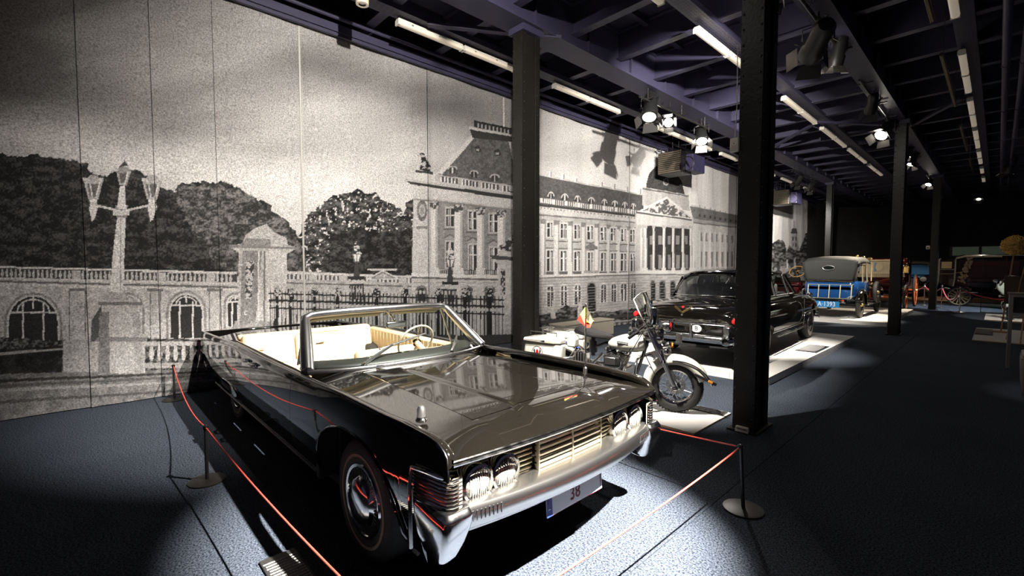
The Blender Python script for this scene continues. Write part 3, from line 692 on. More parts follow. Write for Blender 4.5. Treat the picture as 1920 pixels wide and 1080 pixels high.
    for u in range(1030, 1200, 24): P.poly([(u - 2, q(u, 327, 364)), (u - 2, q(u, 316, 352)), (u + 3, q(u, 318, 354)), (u + 2, q(u, 328, 364))], .66); P.line((u + 3, q(u, 318, 354)), (u + 3, q(u, 327, 363)), 1, .1)
    WU = (1031, 1057, 1081, 1107, 1131, 1151, 1169, 1186)
    for u in WU: v = q(u, 366, 389); hw = q(u, 7, 5); P.ell(u + 2, v, hw, hw * 1.4, .55, PI, 2 * PI); P.ell(u + 2, v, hw - 1.6, hw, .08, PI, 2 * PI); P.rect(u - hw + 2, v, u + hw, v + 4, .1); P.rect(u + 1, v - 6, u + 3, v + 4, .6)
    P.poly([(1005, 369), (1200, 394), (1200, 405), (1005, 381)], .22)
    for i in range(48):
        u = 1012 + i * 3.9; P.rect(u, q(u, 371, 394), u + (3.9 if i % 6 == 0 else 1.7), q(u, 380, 402), .66)
    P.poly([(1005, 381), (1200, 404), (1200, 407.5), (1005, 386)], .12); P.poly([(1005, 386), (1200, 407.5), (1200, 416), (1005, 400)], .55)
    for i in range(30): u = 1013 + i * 6.3; P.rect(u, q(u, 388, 408), u + 2.4, q(u, 391, 410.5), .28)
    P.poly([(1005, 401), (1200, 417), (1200, 419), (1005, 404)], .26)
    for a, b in zip((1018, 1044, 1069, 1094, 1119, 1141, 1160, 1178, 1194), (9,) * 9):
        hw = q(a, 4.6, 3.4); P.rect(a - hw, q(a, 412, 428), a + hw, q(a, 516, 509), .62); P.rect(a + hw - 1.6, q(a, 412, 428), a + hw, q(a, 516, 509), .34); P.rect(a - hw - 1, q(a, 410, 426), a + hw + 1, q(a, 419, 433), .3)
    for k, u in enumerate(WU):
        hw = q(u, 5.6, 4.0)
        for top, bot in ((q(u, 416, 432), q(u, 443, 454)), (q(u, 469, 477), q(u, 508, 508))):
            P.rect(u - hw - 2.4, top - 3, u + hw + 2.4, bot + 2, .58); P.rect(u - hw, top, u + hw, bot, .10); P.rect(u - .8, top, u + .8, bot, .72); P.rect(u - hw, top + (bot - top) * .34, u + hw, top + (bot - top) * .34 + 1.4, .7); P.rect(u + hw * .2, top + 2, u + hw * .8, bot, .40)
        P.rect(u - hw - 3, q(u, 449, 459), u + hw + 3, q(u, 451, 461), .2); P.rect(u - hw - 3, q(u, 463, 472), u + hw + 3, q(u, 465, 473.5), .22); P.rect(u - hw - 2, q(u, 509, 509), u + hw + 2, q(u, 516, 513), .2)
        b0, b1 = q(u, 537, 531), q(u, 576, 562)
        if u == 1107:
            P.arch(u + 2, 528, 584, 9, .3); P.arch(u + 2, 531, 584, 7.5, .05); P.poly([(u - 9, 462), (u + 2, 455), (u + 13, 463), (u + 13, 468), (u - 9, 467)], .25); P.rect(u - 13, 507, u + 16, 522, stone(.4, .2, 2))
        else:
            P.arch(u + 1, b0 - 4, b1 + 2, hw + 3, .58); P.arch(u + 1, b0, b1, hw, .10); P.rect(u + .3, b0, u + 1.9, b1, .68); P.rect(u - hw + 1, b0 + 9, u + hw + 1, b0 + 10.6, .66)
    for k in range(12): P.poly([(1005, 527 + k * 5.6), (1200, 521 + k * 4.6), (1200, 521.8 + k * 4.6), (1005, 528.2 + k * 5.6)], lambda u, v: np.where(P_dark(u, v), .30, .36))
    P.poly([(1005, 516), (1200, 510), (1200, 513), (1005, 520)], .62); P.poly([(1005, 521), (1200, 514), (1200, 516), (1005, 523)], .22)
    # portico and dome
    P.poly([(1210, 368), (1212, 345), (1218, 325), (1230, 312), (1262, 318), (1278, 340), (1285, 366), (1290, 385)], stone(.13, .05, 3, 74)); P.ell(1248, 341, 6, 7, .5); P.ell(1248, 341, 4, 5, .2)
    P.poly([(1204, 350), (1292, 366), (1294, 395), (1204, 385)], stone(.52, .07, 3)); P.poly([(1204, 352), (1292, 367), (1292, 369), (1204, 355)], .22)
    P.poly([(1192, 400), (1305, 418), (1310, 582), (1192, 582)], stone(.52, .07, 3, 75))
    P.poly([(1195, 397), (1250, 368), (1304, 412)], .68); P.poly([(1203, 396), (1250, 373), (1296, 409)], lambda u, v: np.where(fbm(u / 4, v / 4, 3, 12) > .52, .62, .20)); P.poly([(1194, 397), (1304, 412), (1304, 415), (1194, 400)], .2); P.poly([(1194, 400), (1304, 415), (1304, 426), (1194, 421)], .6)
    P.poly([(1212, 423), (1298, 430), (1298, 506), (1212, 506)], stone(.10, .04, 3, 76))
    for u in (1221, 1238, 1255, 1271, 1287): [P.rect(u - 3, a, u + 3, b, .34) for a, b in ((442, 458), (478, 504))]
    for u in (1203, 1210, 1226, 1245, 1263, 1280, 1296, 1301): P.rect(u - 2.4, 424, u + 2.4, 506, .68); P.rect(u + .9, 424, u + 2.4, 506, .44); P.rect(u - 3.4, 423, u + 3.4, 428, .5); P.rect(u - 3.4, 502, u + 3.4, 508, .66)
    P.poly([(1192, 508), (1310, 508), (1310, 513), (1192, 513)], .66); P.rect(1192, 514, 1310, 516, .25)
    for u in (1224, 1243, 1262, 1281): P.arch(u, 525, 575, 5.6, .28); P.arch(u, 528, 575, 4.2, .07)
    for k in range(9): P.rect(1192, 520 + k * 5, 1310, 520.8 + k * 5, .36)
    # right wing
    P.poly([(1296, 384), (1440, 416), (1520, 432), (1520, 560), (1308, 572)], stone(.60, .05, 3, 77)); P.poly([(1294, 386), (1372, 402), (1440, 416), (1440, 428), (1300, 410)], stone(.28, .05, 3)); P.poly([(1300, 410), (1440, 428), (1440, 433), (1300, 417)], .45)
    for i in range(14):
        u = 1312 + i * 9.6; P.rect(u - 1.8, 432 + i, u + 1.2, 507, .70); P.rect(u + 2, 436 + i, u + 5, 452 + i * .6, .32); P.rect(u + 2, 472, u + 5, 500, .32); P.arch(u + 3, 522, 545, 2.2, .3); P.ell(u, 404 + 1.6 * i, 2, 3, .14)
        P.line((u, 384 + 2.6 * i), (u, 392 + 2.6 * i), 1.2, .3)
    P.poly([(1300, 416), (1440, 432), (1440, 434), (1300, 419)], .3); P.poly([(1300, 508), (1440, 506), (1440, 508), (1300, 511)], .4)
    # far right: square with trees and a church tower
    P.poly([(1425, 300), (1560, 300), (1560, 560), (1425, 560)], lambda u, v: .62 - .05 * fbm(u / 30, v / 30, 3, 5))
    P.poly([(1482, 500), (1484, 440), (1484, 434), (1487, 426), (1488, 416), (1489, 412), (1490, 416), (1491, 426), (1495, 434), (1495, 445), (1499, 470), (1504, 500)], stone(.42, .1, 3)); P.poly([(1483, 438), (1486, 428), (1493, 428), (1495, 438)], .13)
    for v in (444, 456, 468): P.rect(1486, v, 1488, v + 7, .15); P.rect(1491, v, 1493, v + 7, .15)
    P.poly([(1436, 470), (1448, 455), (1460, 448), (1472, 456), (1475, 470), (1480, 458), (1490, 466), (1500, 470), (1506, 450), (1513, 440), (1545, 430), (1545, 510), (1436, 510)], leaf(.05, .32, 5, 81), 5, 3)
    P.poly([(1425, 500), (1560, 496), (1560, 560), (1425, 560)], lambda u, v: np.where(fbm(u / 5, v / 5, 3, 14) > .5, .45, .13)); P.poly([(1474, 504), (1476, 485), (1478, 504)], .66); P.poly([(1487, 504), (1490, 478), (1493, 504)], .55)
    # forecourt: hedges and low balustrade in front of the long wing
    P.poly([(1005, 592), (1040, 586), (1062, 573), (1095, 575), (1105, 586), (1200, 578), (1440, 560), (1440, 700), (1005, 720)], leaf(.05, .30, 5, 90), 4, 5)
    P.poly([(1005, 602), (1440, 570), (1440, 574), (1005, 608)], .12); P.poly([(1005, 614), (1440, 578), (1440, 580), (1005, 617)], .42)
    for i in range(34): u = 1008 + i * 9; P.rect(u, 617 - .075 * (u - 1008), u + 4, 634 - .09 * (u - 1008), .40)
    P.poly([(1005, 636), (1440, 592), (1440, 720), (1005, 720)], stone(.22, .08, 5))
    for u, v in ((1037, 575), (1086, 572)): P.poly([(u - 4, v + 22), (u - 4, v + 4), (u, v - 14), (u + 4, v + 2), (u + 5, v + 22)], stone(.5, .15, 3), 2)
    return np.clip(1.36 * A ** 1.5, .010, .88)
def P_dark(u, v): return fbm(u / 8, v / 8, 2, 3) > .5
def curtain_material():
    m = bpy.data.materials.new('printed_fabric'); m.use_nodes = True
    nt = m.node_tree; b = nt.nodes['Principled BSDF']; N = nt.nodes.new; L = nt.links.new
    at = N('ShaderNodeAttribute'); at.attribute_name = 'print_tone'
    tc = N('ShaderNodeTexCoord'); nz = N('ShaderNodeTexNoise'); nz.inputs['Scale'].default_value = 55; nz.inputs['Detail'].default_value = 2; nz.inputs['Roughness'].default_value = .65
    L(tc.outputs['Object'], nz.inputs['Vector'])
    mr = N('ShaderNodeMapRange'); mr.inputs[1].default_value = .3; mr.inputs[2].default_value = .7; mr.inputs[3].default_value = .5; mr.inputs[4].default_value = 1.46
    L(nz.outputs['Fac'], mr.inputs[0])
    mx = N('ShaderNodeMix'); mx.data_type = 'RGBA'; mx.blend_type = 'MULTIPLY'; mx.inputs[0].default_value = 1
    L(at.outputs['Color'], mx.inputs[6]); L(mr.outputs[0], mx.inputs[7])
    L(mx.outputs[2], b.inputs['Base Color']); b.inputs['Roughness'].default_value = .75; b.inputs['Specular IOR Level'].default_value = .25
    bp = N('ShaderNodeBump'); bp.inputs['Strength'].default_value = .15; bp.inputs['Distance'].default_value = .01
    n2 = N('ShaderNodeTexNoise'); n2.inputs['Scale'].default_value = 1.2; n2.inputs['Detail'].default_value = 3
    mp = N('ShaderNodeMapping'); mp.inputs['Scale'].default_value = (1, 2.2, .5); L(tc.outputs['Object'], mp.inputs[0]); L(mp.outputs[0], n2.inputs['Vector'])
    bp.inputs['Distance'].default_value = .25; L(n2.outputs['Fac'], bp.inputs['Height']); L(bp.outputs[0], b.inputs['Normal'])
    return m
fabric = curtain_material()
mural = empty('printed_curtain', (MURX, 13, 0)); tag(mural, 'huge fabric curtain printed with a black and white photograph of a palace', 'mural')
_ty = np.linspace(-4.6, 31, 4000); _tu = print_uv(_ty, np.full_like(_ty, 1.75))[0]
def panel(y0, y1, step):
    u0, u1 = np.interp([y0, y1], _ty, _tu)
    nu = max(3, int((u1 - u0) / step)); ys = np.interp(np.linspace(u0, u1, nu), _tu, _ty); ys[0], ys[-1] = y0, y1
    va, vb = print_uv(y0, 5.62)[1], print_uv(y0, 0.0)[1]
    nv = int(min(vb - va, 780) / step); zs = np.linspace(0.012, 5.62, nv)
    Y, Z = np.meshgrid(ys, zs, indexing='ij')
    U, V = print_uv(Y, Z)
    A = paint_print(U.ravel(), V.ravel()) * (1 + .05 * math.sin(y0 * 7.3))  # brightness steps at the folds are put into each panel's print tone
    s = (Y - y0) / (y1 - y0)
    X = .018 * np.sin(Y * 2.1) * np.cos(Z * .5) + .012 * np.sin(Y * 5.3 + Z * .7) + .02 * np.exp(-((s) * (y1 - y0) / .06) ** 2)
    co = np.stack([X.ravel(), Y.ravel() - 13, Z.ravel()], 1)
    i = np.arange(nu - 1)[:, None] * nv + np.arange(nv - 1)[None]
    F = np.stack([i, i + nv, i + nv + 1, i + 1], -1).reshape(-1, 4)
    me = bpy.data.meshes.new('curtain_panel')
    me.vertices.add(len(co)); me.vertices.foreach_set('co', co.astype(np.float32).ravel())
    me.loops.add(F.size); me.loops.foreach_set('vertex_index', F.astype(np.int32).ravel())
    me.polygons.add(len(F)); me.polygons.foreach_set('loop_start', np.arange(0, F.size, 4, dtype=np.int32))
    me.update(calc_edges=True); me.shade_smooth()
    at = me.color_attributes.new('print_tone', 'FLOAT_COLOR', 'POINT')
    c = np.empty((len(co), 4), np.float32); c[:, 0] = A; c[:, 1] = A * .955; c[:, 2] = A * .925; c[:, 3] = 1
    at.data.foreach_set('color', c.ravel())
    me.materials.append(fabric)
    linkobj(bpy.data.objects.new('curtain_panel', me), mural)
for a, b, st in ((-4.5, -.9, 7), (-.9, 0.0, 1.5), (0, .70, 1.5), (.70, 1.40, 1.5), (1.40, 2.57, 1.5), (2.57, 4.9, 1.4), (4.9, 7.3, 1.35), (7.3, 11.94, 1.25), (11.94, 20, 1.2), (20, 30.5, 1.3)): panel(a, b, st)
for y in (2.57, 11.94):
    MB().box((.012, y - 13, 2.81), (.006, .006 if y != 2.57 else .05, 5.6)).build('seam_tape', mat('seam_tape_%d' % int(y * 10), (.34, .32, .30) if y != 2.57 else (.52, .5, .47), .7, var=.2, scale=3), mural, smooth=0)
# ================================================================ black four-door convertible
def rbox(c, s, name, m, parent, bevel=.03, seg=3, **k):
    return MB().box(c, s, **k).build(name, m, parent, smooth=40, bevel=bevel, seg=seg)
def superell(x, hw, z0, h, p=2.4):
    a = abs(x) / hw
    return z0 if a >= 1 else z0 + h * (1 - a ** p) ** (1 / p)
def make_wheel(r, w, rim_r, mats, n=40, white=None):
    """wheel in the x-z plane, outer face towards -y; returns an empty with parts"""
    root = empty('wheel')
    tire = [(rim_r, -w * .42), (rim_r + .02, -w * .5), (r * .88, -w * .5), (r * .965, -w * .46), (r, -w * .36), (r, w * .36), (r * .965, w * .46), (r * .88, w * .5), (rim_r + .02, w * .5), (rim_r, w * .42)]
    MB().lathe(tire + [tire[0]], n, RX(PI / 2) @ Matrix.Scale(-1, 4, (0, 0, 1))).build('tyre', rubber, root, smooth=50)
    if white: MB().lathe([(white[0], .0), (white[0], .002), (white[1], .002), (white[1], 0)], n, T(0, -w * .5 - .0005, 0) @ RX(PI / 2)).build('whitewall', white[2], root)
    return root
conv = empty('convertible_car', (-2.568, 2.087, 0), .002, .995)
tag(conv, 'long black four-door convertible with cream leather interior and double headlights', 'car')
zt = lin((-4.9, .86), (-3.6, .90), (-3.05, .925), (-2, .918), (-1.1, .93), (-.2, .95), (.5, .947), (.72, .935), (.80, .922), (.85, .90), (.885, .865), (.90, .83))
fz = lin((.2, .88), (.34, .93), (.5, .962), (.62, .972), (.80, .963), (.95, .945)); tx = lin((-4.9, -.005), (-4.3, .005), (-3, 0), (.3, 0), (.9, -.035))
def yw(x, z): return fz(z) + tx(x)
def zb(x):
    if x > .652: return .775
    if x < -4.30: return lerp(.27, .52, (-4.30 - x) / .60)
    if abs(x + .07) < .58: return superell(x + .07, .58, .27, .49)
    if abs(x + 3.4) < .48: return superell(x + 3.4, .48, .27, .19)
    return .26
def xs_for(x0, x1):
    s = set(round(v, 4) for v in span(x0, x1, max(4, int((x1 - x0) / .06))))
    for c, hw in ((-.07, .58), (-3.4, .48)):
        for k in range(25):
            v = c + hw * math.cos(PI * k / 24)
            for e in (v, ) + ((v + .002, v - .002) if k in (0, 24) else ()): s.add(round(e, 4))
    for v in (.64, .652, .654, .8, .86, .885, .9, -4.30, -4.32): s.add(v)
    return sorted(v for v in s if x0 <= v <= x1)
def side_panel(x0, x1, sgn, name):
    rows = 11
    def fn(x, j):
        t_, b_ = zt(x), zb(x)
        if j < rows:
            z = b_ + (t_ - b_) * (j / (rows - 1)); y = yw(x, z)
        else:
            dy, dz = ((.006, .006), (.02, .011), (.036, .010), (.048, .004), (.052, -.012), (.053, -.03))[j - rows]
            y, z = yw(x, t_) - dy, t_ + dz
        return (x, sgn * y, z)
    return MB().grid(fn, xs_for(x0, x1), list(range(rows + 6))).build(name, black_paint, conv, smooth=50)
for sgn in (-1, 1):
    side_panel(-1.157, .90, sgn, 'front_fender'); side_panel(-2.327, -1.163, sgn, 'front_door'); side_panel(-3.397, -2.333, sgn, 'rear_door'); side_panel(-4.90, -3.403, sgn, 'rear_fender')
    MB().tube([(x, sgn * (yw(x, zt(x)) - .004), zt(x) + .007) for x in xs_for(-4.88, .88)] + [(.905, sgn * (yw(.9, .8) - .002), .80), (.905, sgn * (yw(.9, .78)), .775)], .0042, 6).build('fender_trim', chrome, conv)
    for c, hw, z0, h in ((-.07, .58, .27, .49), (-3.4, .48, .27, .19)):
        MB().tube([(c + hw * .998 * math.cos(PI * k / 24), sgn * (yw(0, .6) * 0 + yw(c, superell(hw * math.cos(PI * k / 24), hw, z0, h)) + .002), superell(hw * .998 * math.cos(PI * k / 24), hw, z0, h)) for k in range(25)], .007, 6).build('arch_trim', black_paint, conv)
    MB().tube([(-4.30, sgn * (yw(-3, .26) + .003), .262), (-.66, sgn * (yw(-.6, .26) + .003), .262)], .012, 6).build('sill_trim', black_metal, conv)
    for x in (-2.20, -2.46):
        hd = MB().tube([(x - .055, sgn * (yw(x, .83) + .004), .835), (x - .045, sgn * (yw(x, .83) + .03), .838), (x + .045, sgn * (yw(x, .83) + .03), .838), (x + .055, sgn * (yw(x, .83) + .004), .835)], .013, 8).build('door_handle', chrome_soft, conv)
        MB().lathe([(.016, 0), (.016, .012), (.004, .016)], 12, T(x + (.07 if x > -2.3 else -.07), sgn * (yw(x, .82) - .002), .825) @ RX(-sgn * PI / 2)).build('push_button', chrome, hd)
# top surfaces
def ztop(x, y):
    a = abs(y)
    z = min(zt(min(x, .7)) - .016, .925) + .020 * (1 - min(1, a / .9) ** 2)
    z += .013 * float(sm(.292, .265, np.array(a))) * float(sm(-.66, -.58, np.array(x)))
    z -= .11 * max(0, a - yh(x)) if x < .70 else .11 * max(0, a - .60)
    return z
yh = lin((-.79, .535), (.665, .60)); yin = lambda x: yw(x, zt(x)) - .052
def hoodline(x): return x + .035 * 0
MB().grid(lambda x, t: (x, t * yh(x), ztop(x, t * yh(x))), span(-.785, .665, 22), sorted(set(span(-1, 1, 33) + [-.55, -.52, -.50, -.48, -.46, -.44, -.42, .42, .44, .46, .48, .50, .52, .55]))).build('hood', black_paint, conv, smooth=60)
for sgn in (-1, 1):
    MB().grid(lambda x, t: (x, sgn * lerp(yh(x) + .004, yin(x), t), ztop(x, lerp(yh(x) + .004, yin(x), t)) - (.012 if t > .99 else 0)), span(-1.09, .672, 20), span(0, 1, 9)).build('fender_shelf', black_paint, conv, smooth=60)
lipx = lambda y: .900 + .055 * (1 - min(1, abs(y) / .93) ** 2)
def header(s, y):
    x1 = lipx(y)
    if s <= 1: x = lerp(.672, x1, s); z = ztop(.672, y) - (ztop(.672, y) - .868) * s ** 2.2
    else: x = x1 - .012 * (s - 1); z = .868 - .028 * (s - 1)
    return (x, y, z)
MB().grid(header, [0, .15, .3, .45, .6, .75, .87, .95, 1, 1.4, 2.0], span(-.895, .895, 41)).build('header_panel', black_paint, conv, smooth=60)
MB().tube([(lipx(y) + .001, y, .846) for y in span(-.90, .90, 41)], .008, 6).build('hood_lip_trim', chrome, conv)
MB().grid(lambda x, t: (x, t * .84, ztop(-.8, t * .84) + .02 * (-.79 - x) / .3 * (1 - abs(t) ** 4)), span(-1.20, -.79, 10), span(-1, 1, 25)).build('cowl_panel', black_paint, conv, smooth=60)
for k in range(9):
    MB().box((-.845, -.36 + k * .09, .957), (.02, .075, .004)).build('cowl_vent', ink_black, conv, smooth=0)
# rear deck and tail
MB().grid(lambda x, t: (x, t * yin(x), ztop(x, t * yin(x)) - .0 - .03 * float(sm(-4.5, -4.9, np.array(x)))), span(-4.88, -3.52, 14), span(-1, 1, 25)).build('trunk_lid', black_paint, conv, smooth=60)
MB().box((-4.86, 0, .70), (.05, 1.84, .34)).build('tail_panel', black_paint, conv, bevel=.02)
MB().box((-4.88, 0, .45), (.12, 1.86, .17)).build('rear_bumper', chrome, conv, bevel=.04, seg=3)
for sgn in (-1, 1): MB().box((-4.895, sgn * .78, .70), (.02, .26, .18)).build('tail_lamp', red_lens, conv, bevel=.01)
MB().box((-1.95, 0, .24), (4.9, 1.66, .06)).build('floor_pan', ink_black, conv, smooth=0)
for x0, zc_, h_ in ((0, .55, .62), (-3.4, .40, .30)):
    for sgn in (-1, 1): MB().box((x0, sgn * .60, zc_), (1.15, .05, h_)).build('wheel_well', ink_black, conv, smooth=0)
for sgn in (-1, 1): MB().box((.56, sgn * .76, .52), (.05, .28, .5)).build('wheel_well', ink_black, conv, smooth=0); MB().box((-.70, sgn * .77, .56), (.05, .32, .62)).build('wheel_well', ink_black, conv, smooth=0)
MB().box((.70, 0, .60), (.03, 1.66, .46)).build('radiator_wall', ink_black, conv, smooth=0)
MB().box((-.62, 0, .55), (.04, 1.6, .6)).build('firewall', ink_black, conv, smooth=0)
# grille
gr_metal = mat('grille_bright', (.80, .72, .55), .35, .85, var=.04)
def hbar(y0, y1, z, off, dep=.034, hh=.017, n=12, name='grille_bar', m=gr_metal, bow=lipx):
    rg = []
    for y in span(y0, y1, n):
        x = bow(y) - off
        rg.append([(x - dep, y, z - hh / 2), (x - .006, y, z - hh / 2), (x, y, z - hh * .2), (x, y, z + hh * .2), (x - .006, y, z + hh / 2), (x - dep, y, z + hh / 2)])
    return MB().loft(rg).build(name, m, conv, smooth=30)
for k in range(6): hbar(-.285, .285, .638 + k * .034, .085, hh=.023)
for s in (-1, 1):
    for k in range(8): hbar(min(s * .30, s * .445), max(s * .30, s * .445), .634 + k * .027, .125, hh=.014, n=5)
    for k in range(9): hbar(min(s * .445, s * .86), max(s * .445, s * .86), .632 + k * .024, .135, hh=.011, n=8, name='lamp_surround_bar')
for y in (-.29, 0, .29): MB().box((lipx(y) - .088, y, .725), (.022, .008, .205)).build('grille_divider', gr_metal, conv, smooth=0, bevel=.003)
MB().grid(lambda y, z: (lipx(y) - .165, y, z), span(-.87, .87, 20), [.60, .86]).build('grille_back', mat('grille_shadow', (.05, .045, .04), .5), conv, smooth=60)
# headlights
lens_mat = mat('headlamp_glass', (.28, .27, .235), .15, .2, var=.1, scale=60, bump=.35, bscale=80, coat=1)
for s in (-1, 1):
    for yy in (.527, .713):
        x0 = .825
        h = MB().lathe([(.075, -.06), (.098, -.05), (.102, .01), (.097, .035), (.085, .04), (.079, .026)], 32, T(x0, s * yy, .684) @ AX).build('headlamp_bezel', chrome, conv)
        MB().lathe([(.081, .022), (.07, .033), (.042, .042), (.001, .046)], 32, T(x0, s * yy, .684) @ AX).build('lens', lens_mat, h)
        for k in range(9): MB().box((x0 + .036 + .009 * (1 - abs(k - 4) / 4), s * yy - .056 + k * .014, .684), (.004, .003, 2 * math.sqrt(max(0, .072 ** 2 - (.056 - k * .014) ** 2)))).build('lens_flute', lens_mat, h, smooth=0)
    MB().box((.82, s * .62, .684), (.07, .05, .09)).build('bezel_bridge', chrome, conv, bevel=.015)
# wrap-around corner lamps
lamp_amber = mat('corner_lens', (.55, .47, .36), .15, .3, var=.1, coat=.8)
for s in (-1, 1):
    path = [(.645, .955), (.75, .945), (.84, .930), (.875, .915), (.889, .89), (.889, .84)]
    MB().loft([[(x - .012, s * (y - .012), .612), (x - .012, s * (y - .012), .772)] for x, y in path], closed_ring=False).build('corner_lamp', lamp_amber, conv, smooth=60)
    for k in range(9):
        z = .622 + k * .018
        MB().tube([(x, s * y, z) for x, y in path], .0052, 6).build('corner_rib', chrome, conv)
    MB().tube([(.628, s * .96, .36), (.630, s * .966, .60), (.632, s * .966, .69), (.642, s * .96, .775), (.75, s * .950, .785), (.84, s * .936, .785), (.89, s * .91, .78)], .010, 8).build('corner_frame', chrome, conv)
    # bumper horn
    lv = ((.628, .64, .915, .80, .950), (.60, .635, .935, .79, .962), (.54, .635, .93, .80, .962), (.46, .65, .90, .81, .955), (.39, .69, .87, .83, .945), (.355, .74, .845, .85, .935))
    rings = []
    for z, x0, x1, y0, y1 in lv:
        r_ = .035; pts = []
        for cx_, cy_, a0 in ((x1 - r_, y1 - r_, 0), (x0 + r_, y1 - r_, 90), (x0 + r_, y0 + r_, 180), (x1 - r_, y0 + r_, 270)):
            for k in range(4): a = math.radians(a0 + 30 * k); pts.append((cx_ + r_ * math.cos(a), s * (cy_ + r_ * math.sin(a)), z))
        rings.append(pts)
    MB().loft(rings).build('bumper_horn', chrome, conv, smooth=60, bevel=.008)
# bumper
bx = lambda y: .868 + .112 * (1 - min(1, abs(y) / .9) ** 2)
prof = [(-.19, .622), (-.02, .630), (.010, .622), (.022, .602), (.024, .56), (.014, .525), (-.01, .500), (-.135, .492)]
bmp = MB().loft([[(bx(y) + a, y, b) for a, b in prof] for y in span(-.86, .86, 31)], closed_ring=False).build('front_bumper', mat('dusty_chrome', (.80, .78, .74), .25, 1.0, var=.08, scale=12), conv, smooth=40)
val = [(-.135, .494), (-.138, .44), (-.142, .405), (-.17, .395)]
MB().loft([[(bx(y) + a, y, b) for a, b in val] for y in span(-.83, .83, 25)], closed_ring=False).build('bumper_valance', chrome_soft, bmp, smooth=40)
for s in (-1, 1):
    for k in range(10): MB().box((bx(.64 + k * .022) + .021, s * (.64 + k * .022), .575), (.012, .007, .05)).build('bumper_ridge', chrome, bmp, smooth=0, bevel=.002)
# number plate
plate_white = mat('plate_white', (.90, .87, .88), .45, var=.03); eu_blue = mat('plate_blue', (.03, .06, .35), .45, var=.05); plate_red = mat('plate_red', (.20, .02, .03), .5, var=.05)
pl = MB().box((0.897, .0, .408), (.006, .52, .115), ry=math.radians(-4)).build('number_plate', plate_white, conv, smooth=0, bevel=.003)
PM = T(0.9015, .0, .408) @ RY(math.radians(-4)) @ RZ(PI / 2) @ RX(PI / 2)
letters('38', .105, plate_red, pl, PM @ T(-.01, .004, 0), 'plate_number', sx=.95)
MB().box((0.9015, -.238, .408), (.002, .045, .111), ry=math.radians(-4)).build('country_strip', eu_blue, pl, smooth=0)
letters('B', .045, ink_white, pl, T(0.903, -.238, .380) @ RZ(PI / 2) @ RX(PI / 2), 'country_letter')
fr = MB()
for a, b in (((-.262, .361), (.222, .361)), ((-.262, .475), (.222, .475)), ((-.262, .361), (-.262, .475)), ((.222, .361), (.222, .475))):
    fr.bar((.901, a[0] + .02, a[1] - .010), (.901, b[0] + .02, b[1] - .010), .004)
fr.build('plate_border', plate_red, pl, smooth=0)
# wheels
shaded_ww = mat('whitewall', (.30, .21, .14), .6, var=.2)  # white stripe coloured brown: the wheel's shade is in the colour
w0 = make_wheel(.365, .20, .222, None, white=(.262, .280, shaded_ww))
hub = [(.222, -.04), (.228, .0), (.220, .014), (.202, .012), (.192, .0), (.155, .002), (.142, .014), (.136, .03), (.11, .045), (.06, .053), (.001, .055)]
hc = MB().lathe(hub, 40, T(0, -.09, 0) @ RX(PI / 2)).build('hubcap', chrome, w0)
fin = MB()
for k in range(48): fin.box((.173, 0, .006), (.036, .008, .010), M=T(0, -.09, 0) @ RX(PI / 2) @ RZ(2 * PI * k / 48))
fin.build('hubcap_fins', black_metal, w0, smooth=0)['kind'] = 'stuff'
MB().box((0, -.142, 0), (.012, .004, .05)).build('hub_emblem', chrome_soft, w0, smooth=0)
for k, (x, s) in enumerate(((0, -1), (-3.4, -1), (0, 1), (-3.4, 1))):
    w = w0 if k == 0 else copy_tree(w0)
    w.parent = conv; w.location = (x, s * (.825 if x > -1 else .77), .345); w.rotation_euler = (0, 0, 0 if s < 0 else PI)
# windscreen
chrome_frame = mat('windscreen_chrome', (.86, .85, .83), .24, 1.0, var=.04)
def wsb(t): # base curve t in -1..1
    return Vector((-.835 - .21 * abs(t) ** 2.4, .868 * t, .958 - .010 * abs(t)))
def wst(t): return Vector((-1.40 - .10 * abs(t) ** 2.2, .725 * t, 1.362 - .028 * abs(t) ** 3))
MB().grid(lambda t, s: tuple(wsb(t).lerp(wst(t), s) + Vector((.03, 0, 0)) * math.sin(PI * s)), span(-.985, .985, 33), span(.02, .99, 9)).build('windscreen', glass, conv, smooth=80)
fr = [wsb(-1).lerp(wst(-1), s) for s in (0, .3, .6, .85, .95)] + [wst(t) for t in span(-.94, .94, 27)] + [wsb(1).lerp(wst(1), s) for s in (.95, .85, .6, .3, 0)]
MB().tube(fr, [.050, .050, .047, .042] + [.036] + [.032] * 27 + [.036] + [.042, .047, .050, .050], 12).build('windscreen_frame', chrome_frame, conv, smooth=60)
MB().tube([wsb(t) + Vector((.004, 0, -.006)) for t in span(-1, 1, 33)], .018, 8).build('windscreen_sill', chrome_frame, conv, smooth=60)
MB().tube([wst(t) + Vector((-.035, 0, -.03)) for t in span(-.93, .93, 27)], .014, 8).build('header_rail', mat('cream_trim', (.72, .68, .55), .4), conv, smooth=60)
MB().grid(lambda t, s: tuple(wst(t * .93) + Vector((-.03 - .10 * s, 0, -.03 - .045 * s))), span(-1, -.05, 9), [0, 1]).build('sun_visor', mat('grey_green_pad', (.16, .17, .13), .6), conv, solid=.012)
MB().grid(lambda t, s: tuple(wst(t * .93) + Vector((-.03 - .10 * s, 0, -.03 - .045 * s))), span(.05, 1, 9), [0, 1]).build('sun_visor', MT['grey_green_pad'], conv, solid=.012)
for s in (-1, 1):
    MB().tube([(-1.47, s * .80, .92), (-1.545, s * .705, 1.32)], .011, 8).build('vent_window_post', chrome_soft, conv)
    MB().add([(-1.19, s * .828, .945), (-1.45, s * .80, .935), (-1.53, s * .71, 1.30), (-1.51, s * .715, 1.32)], [(0, 1, 2, 3)]).build('vent_window', glass, conv, smooth=0)
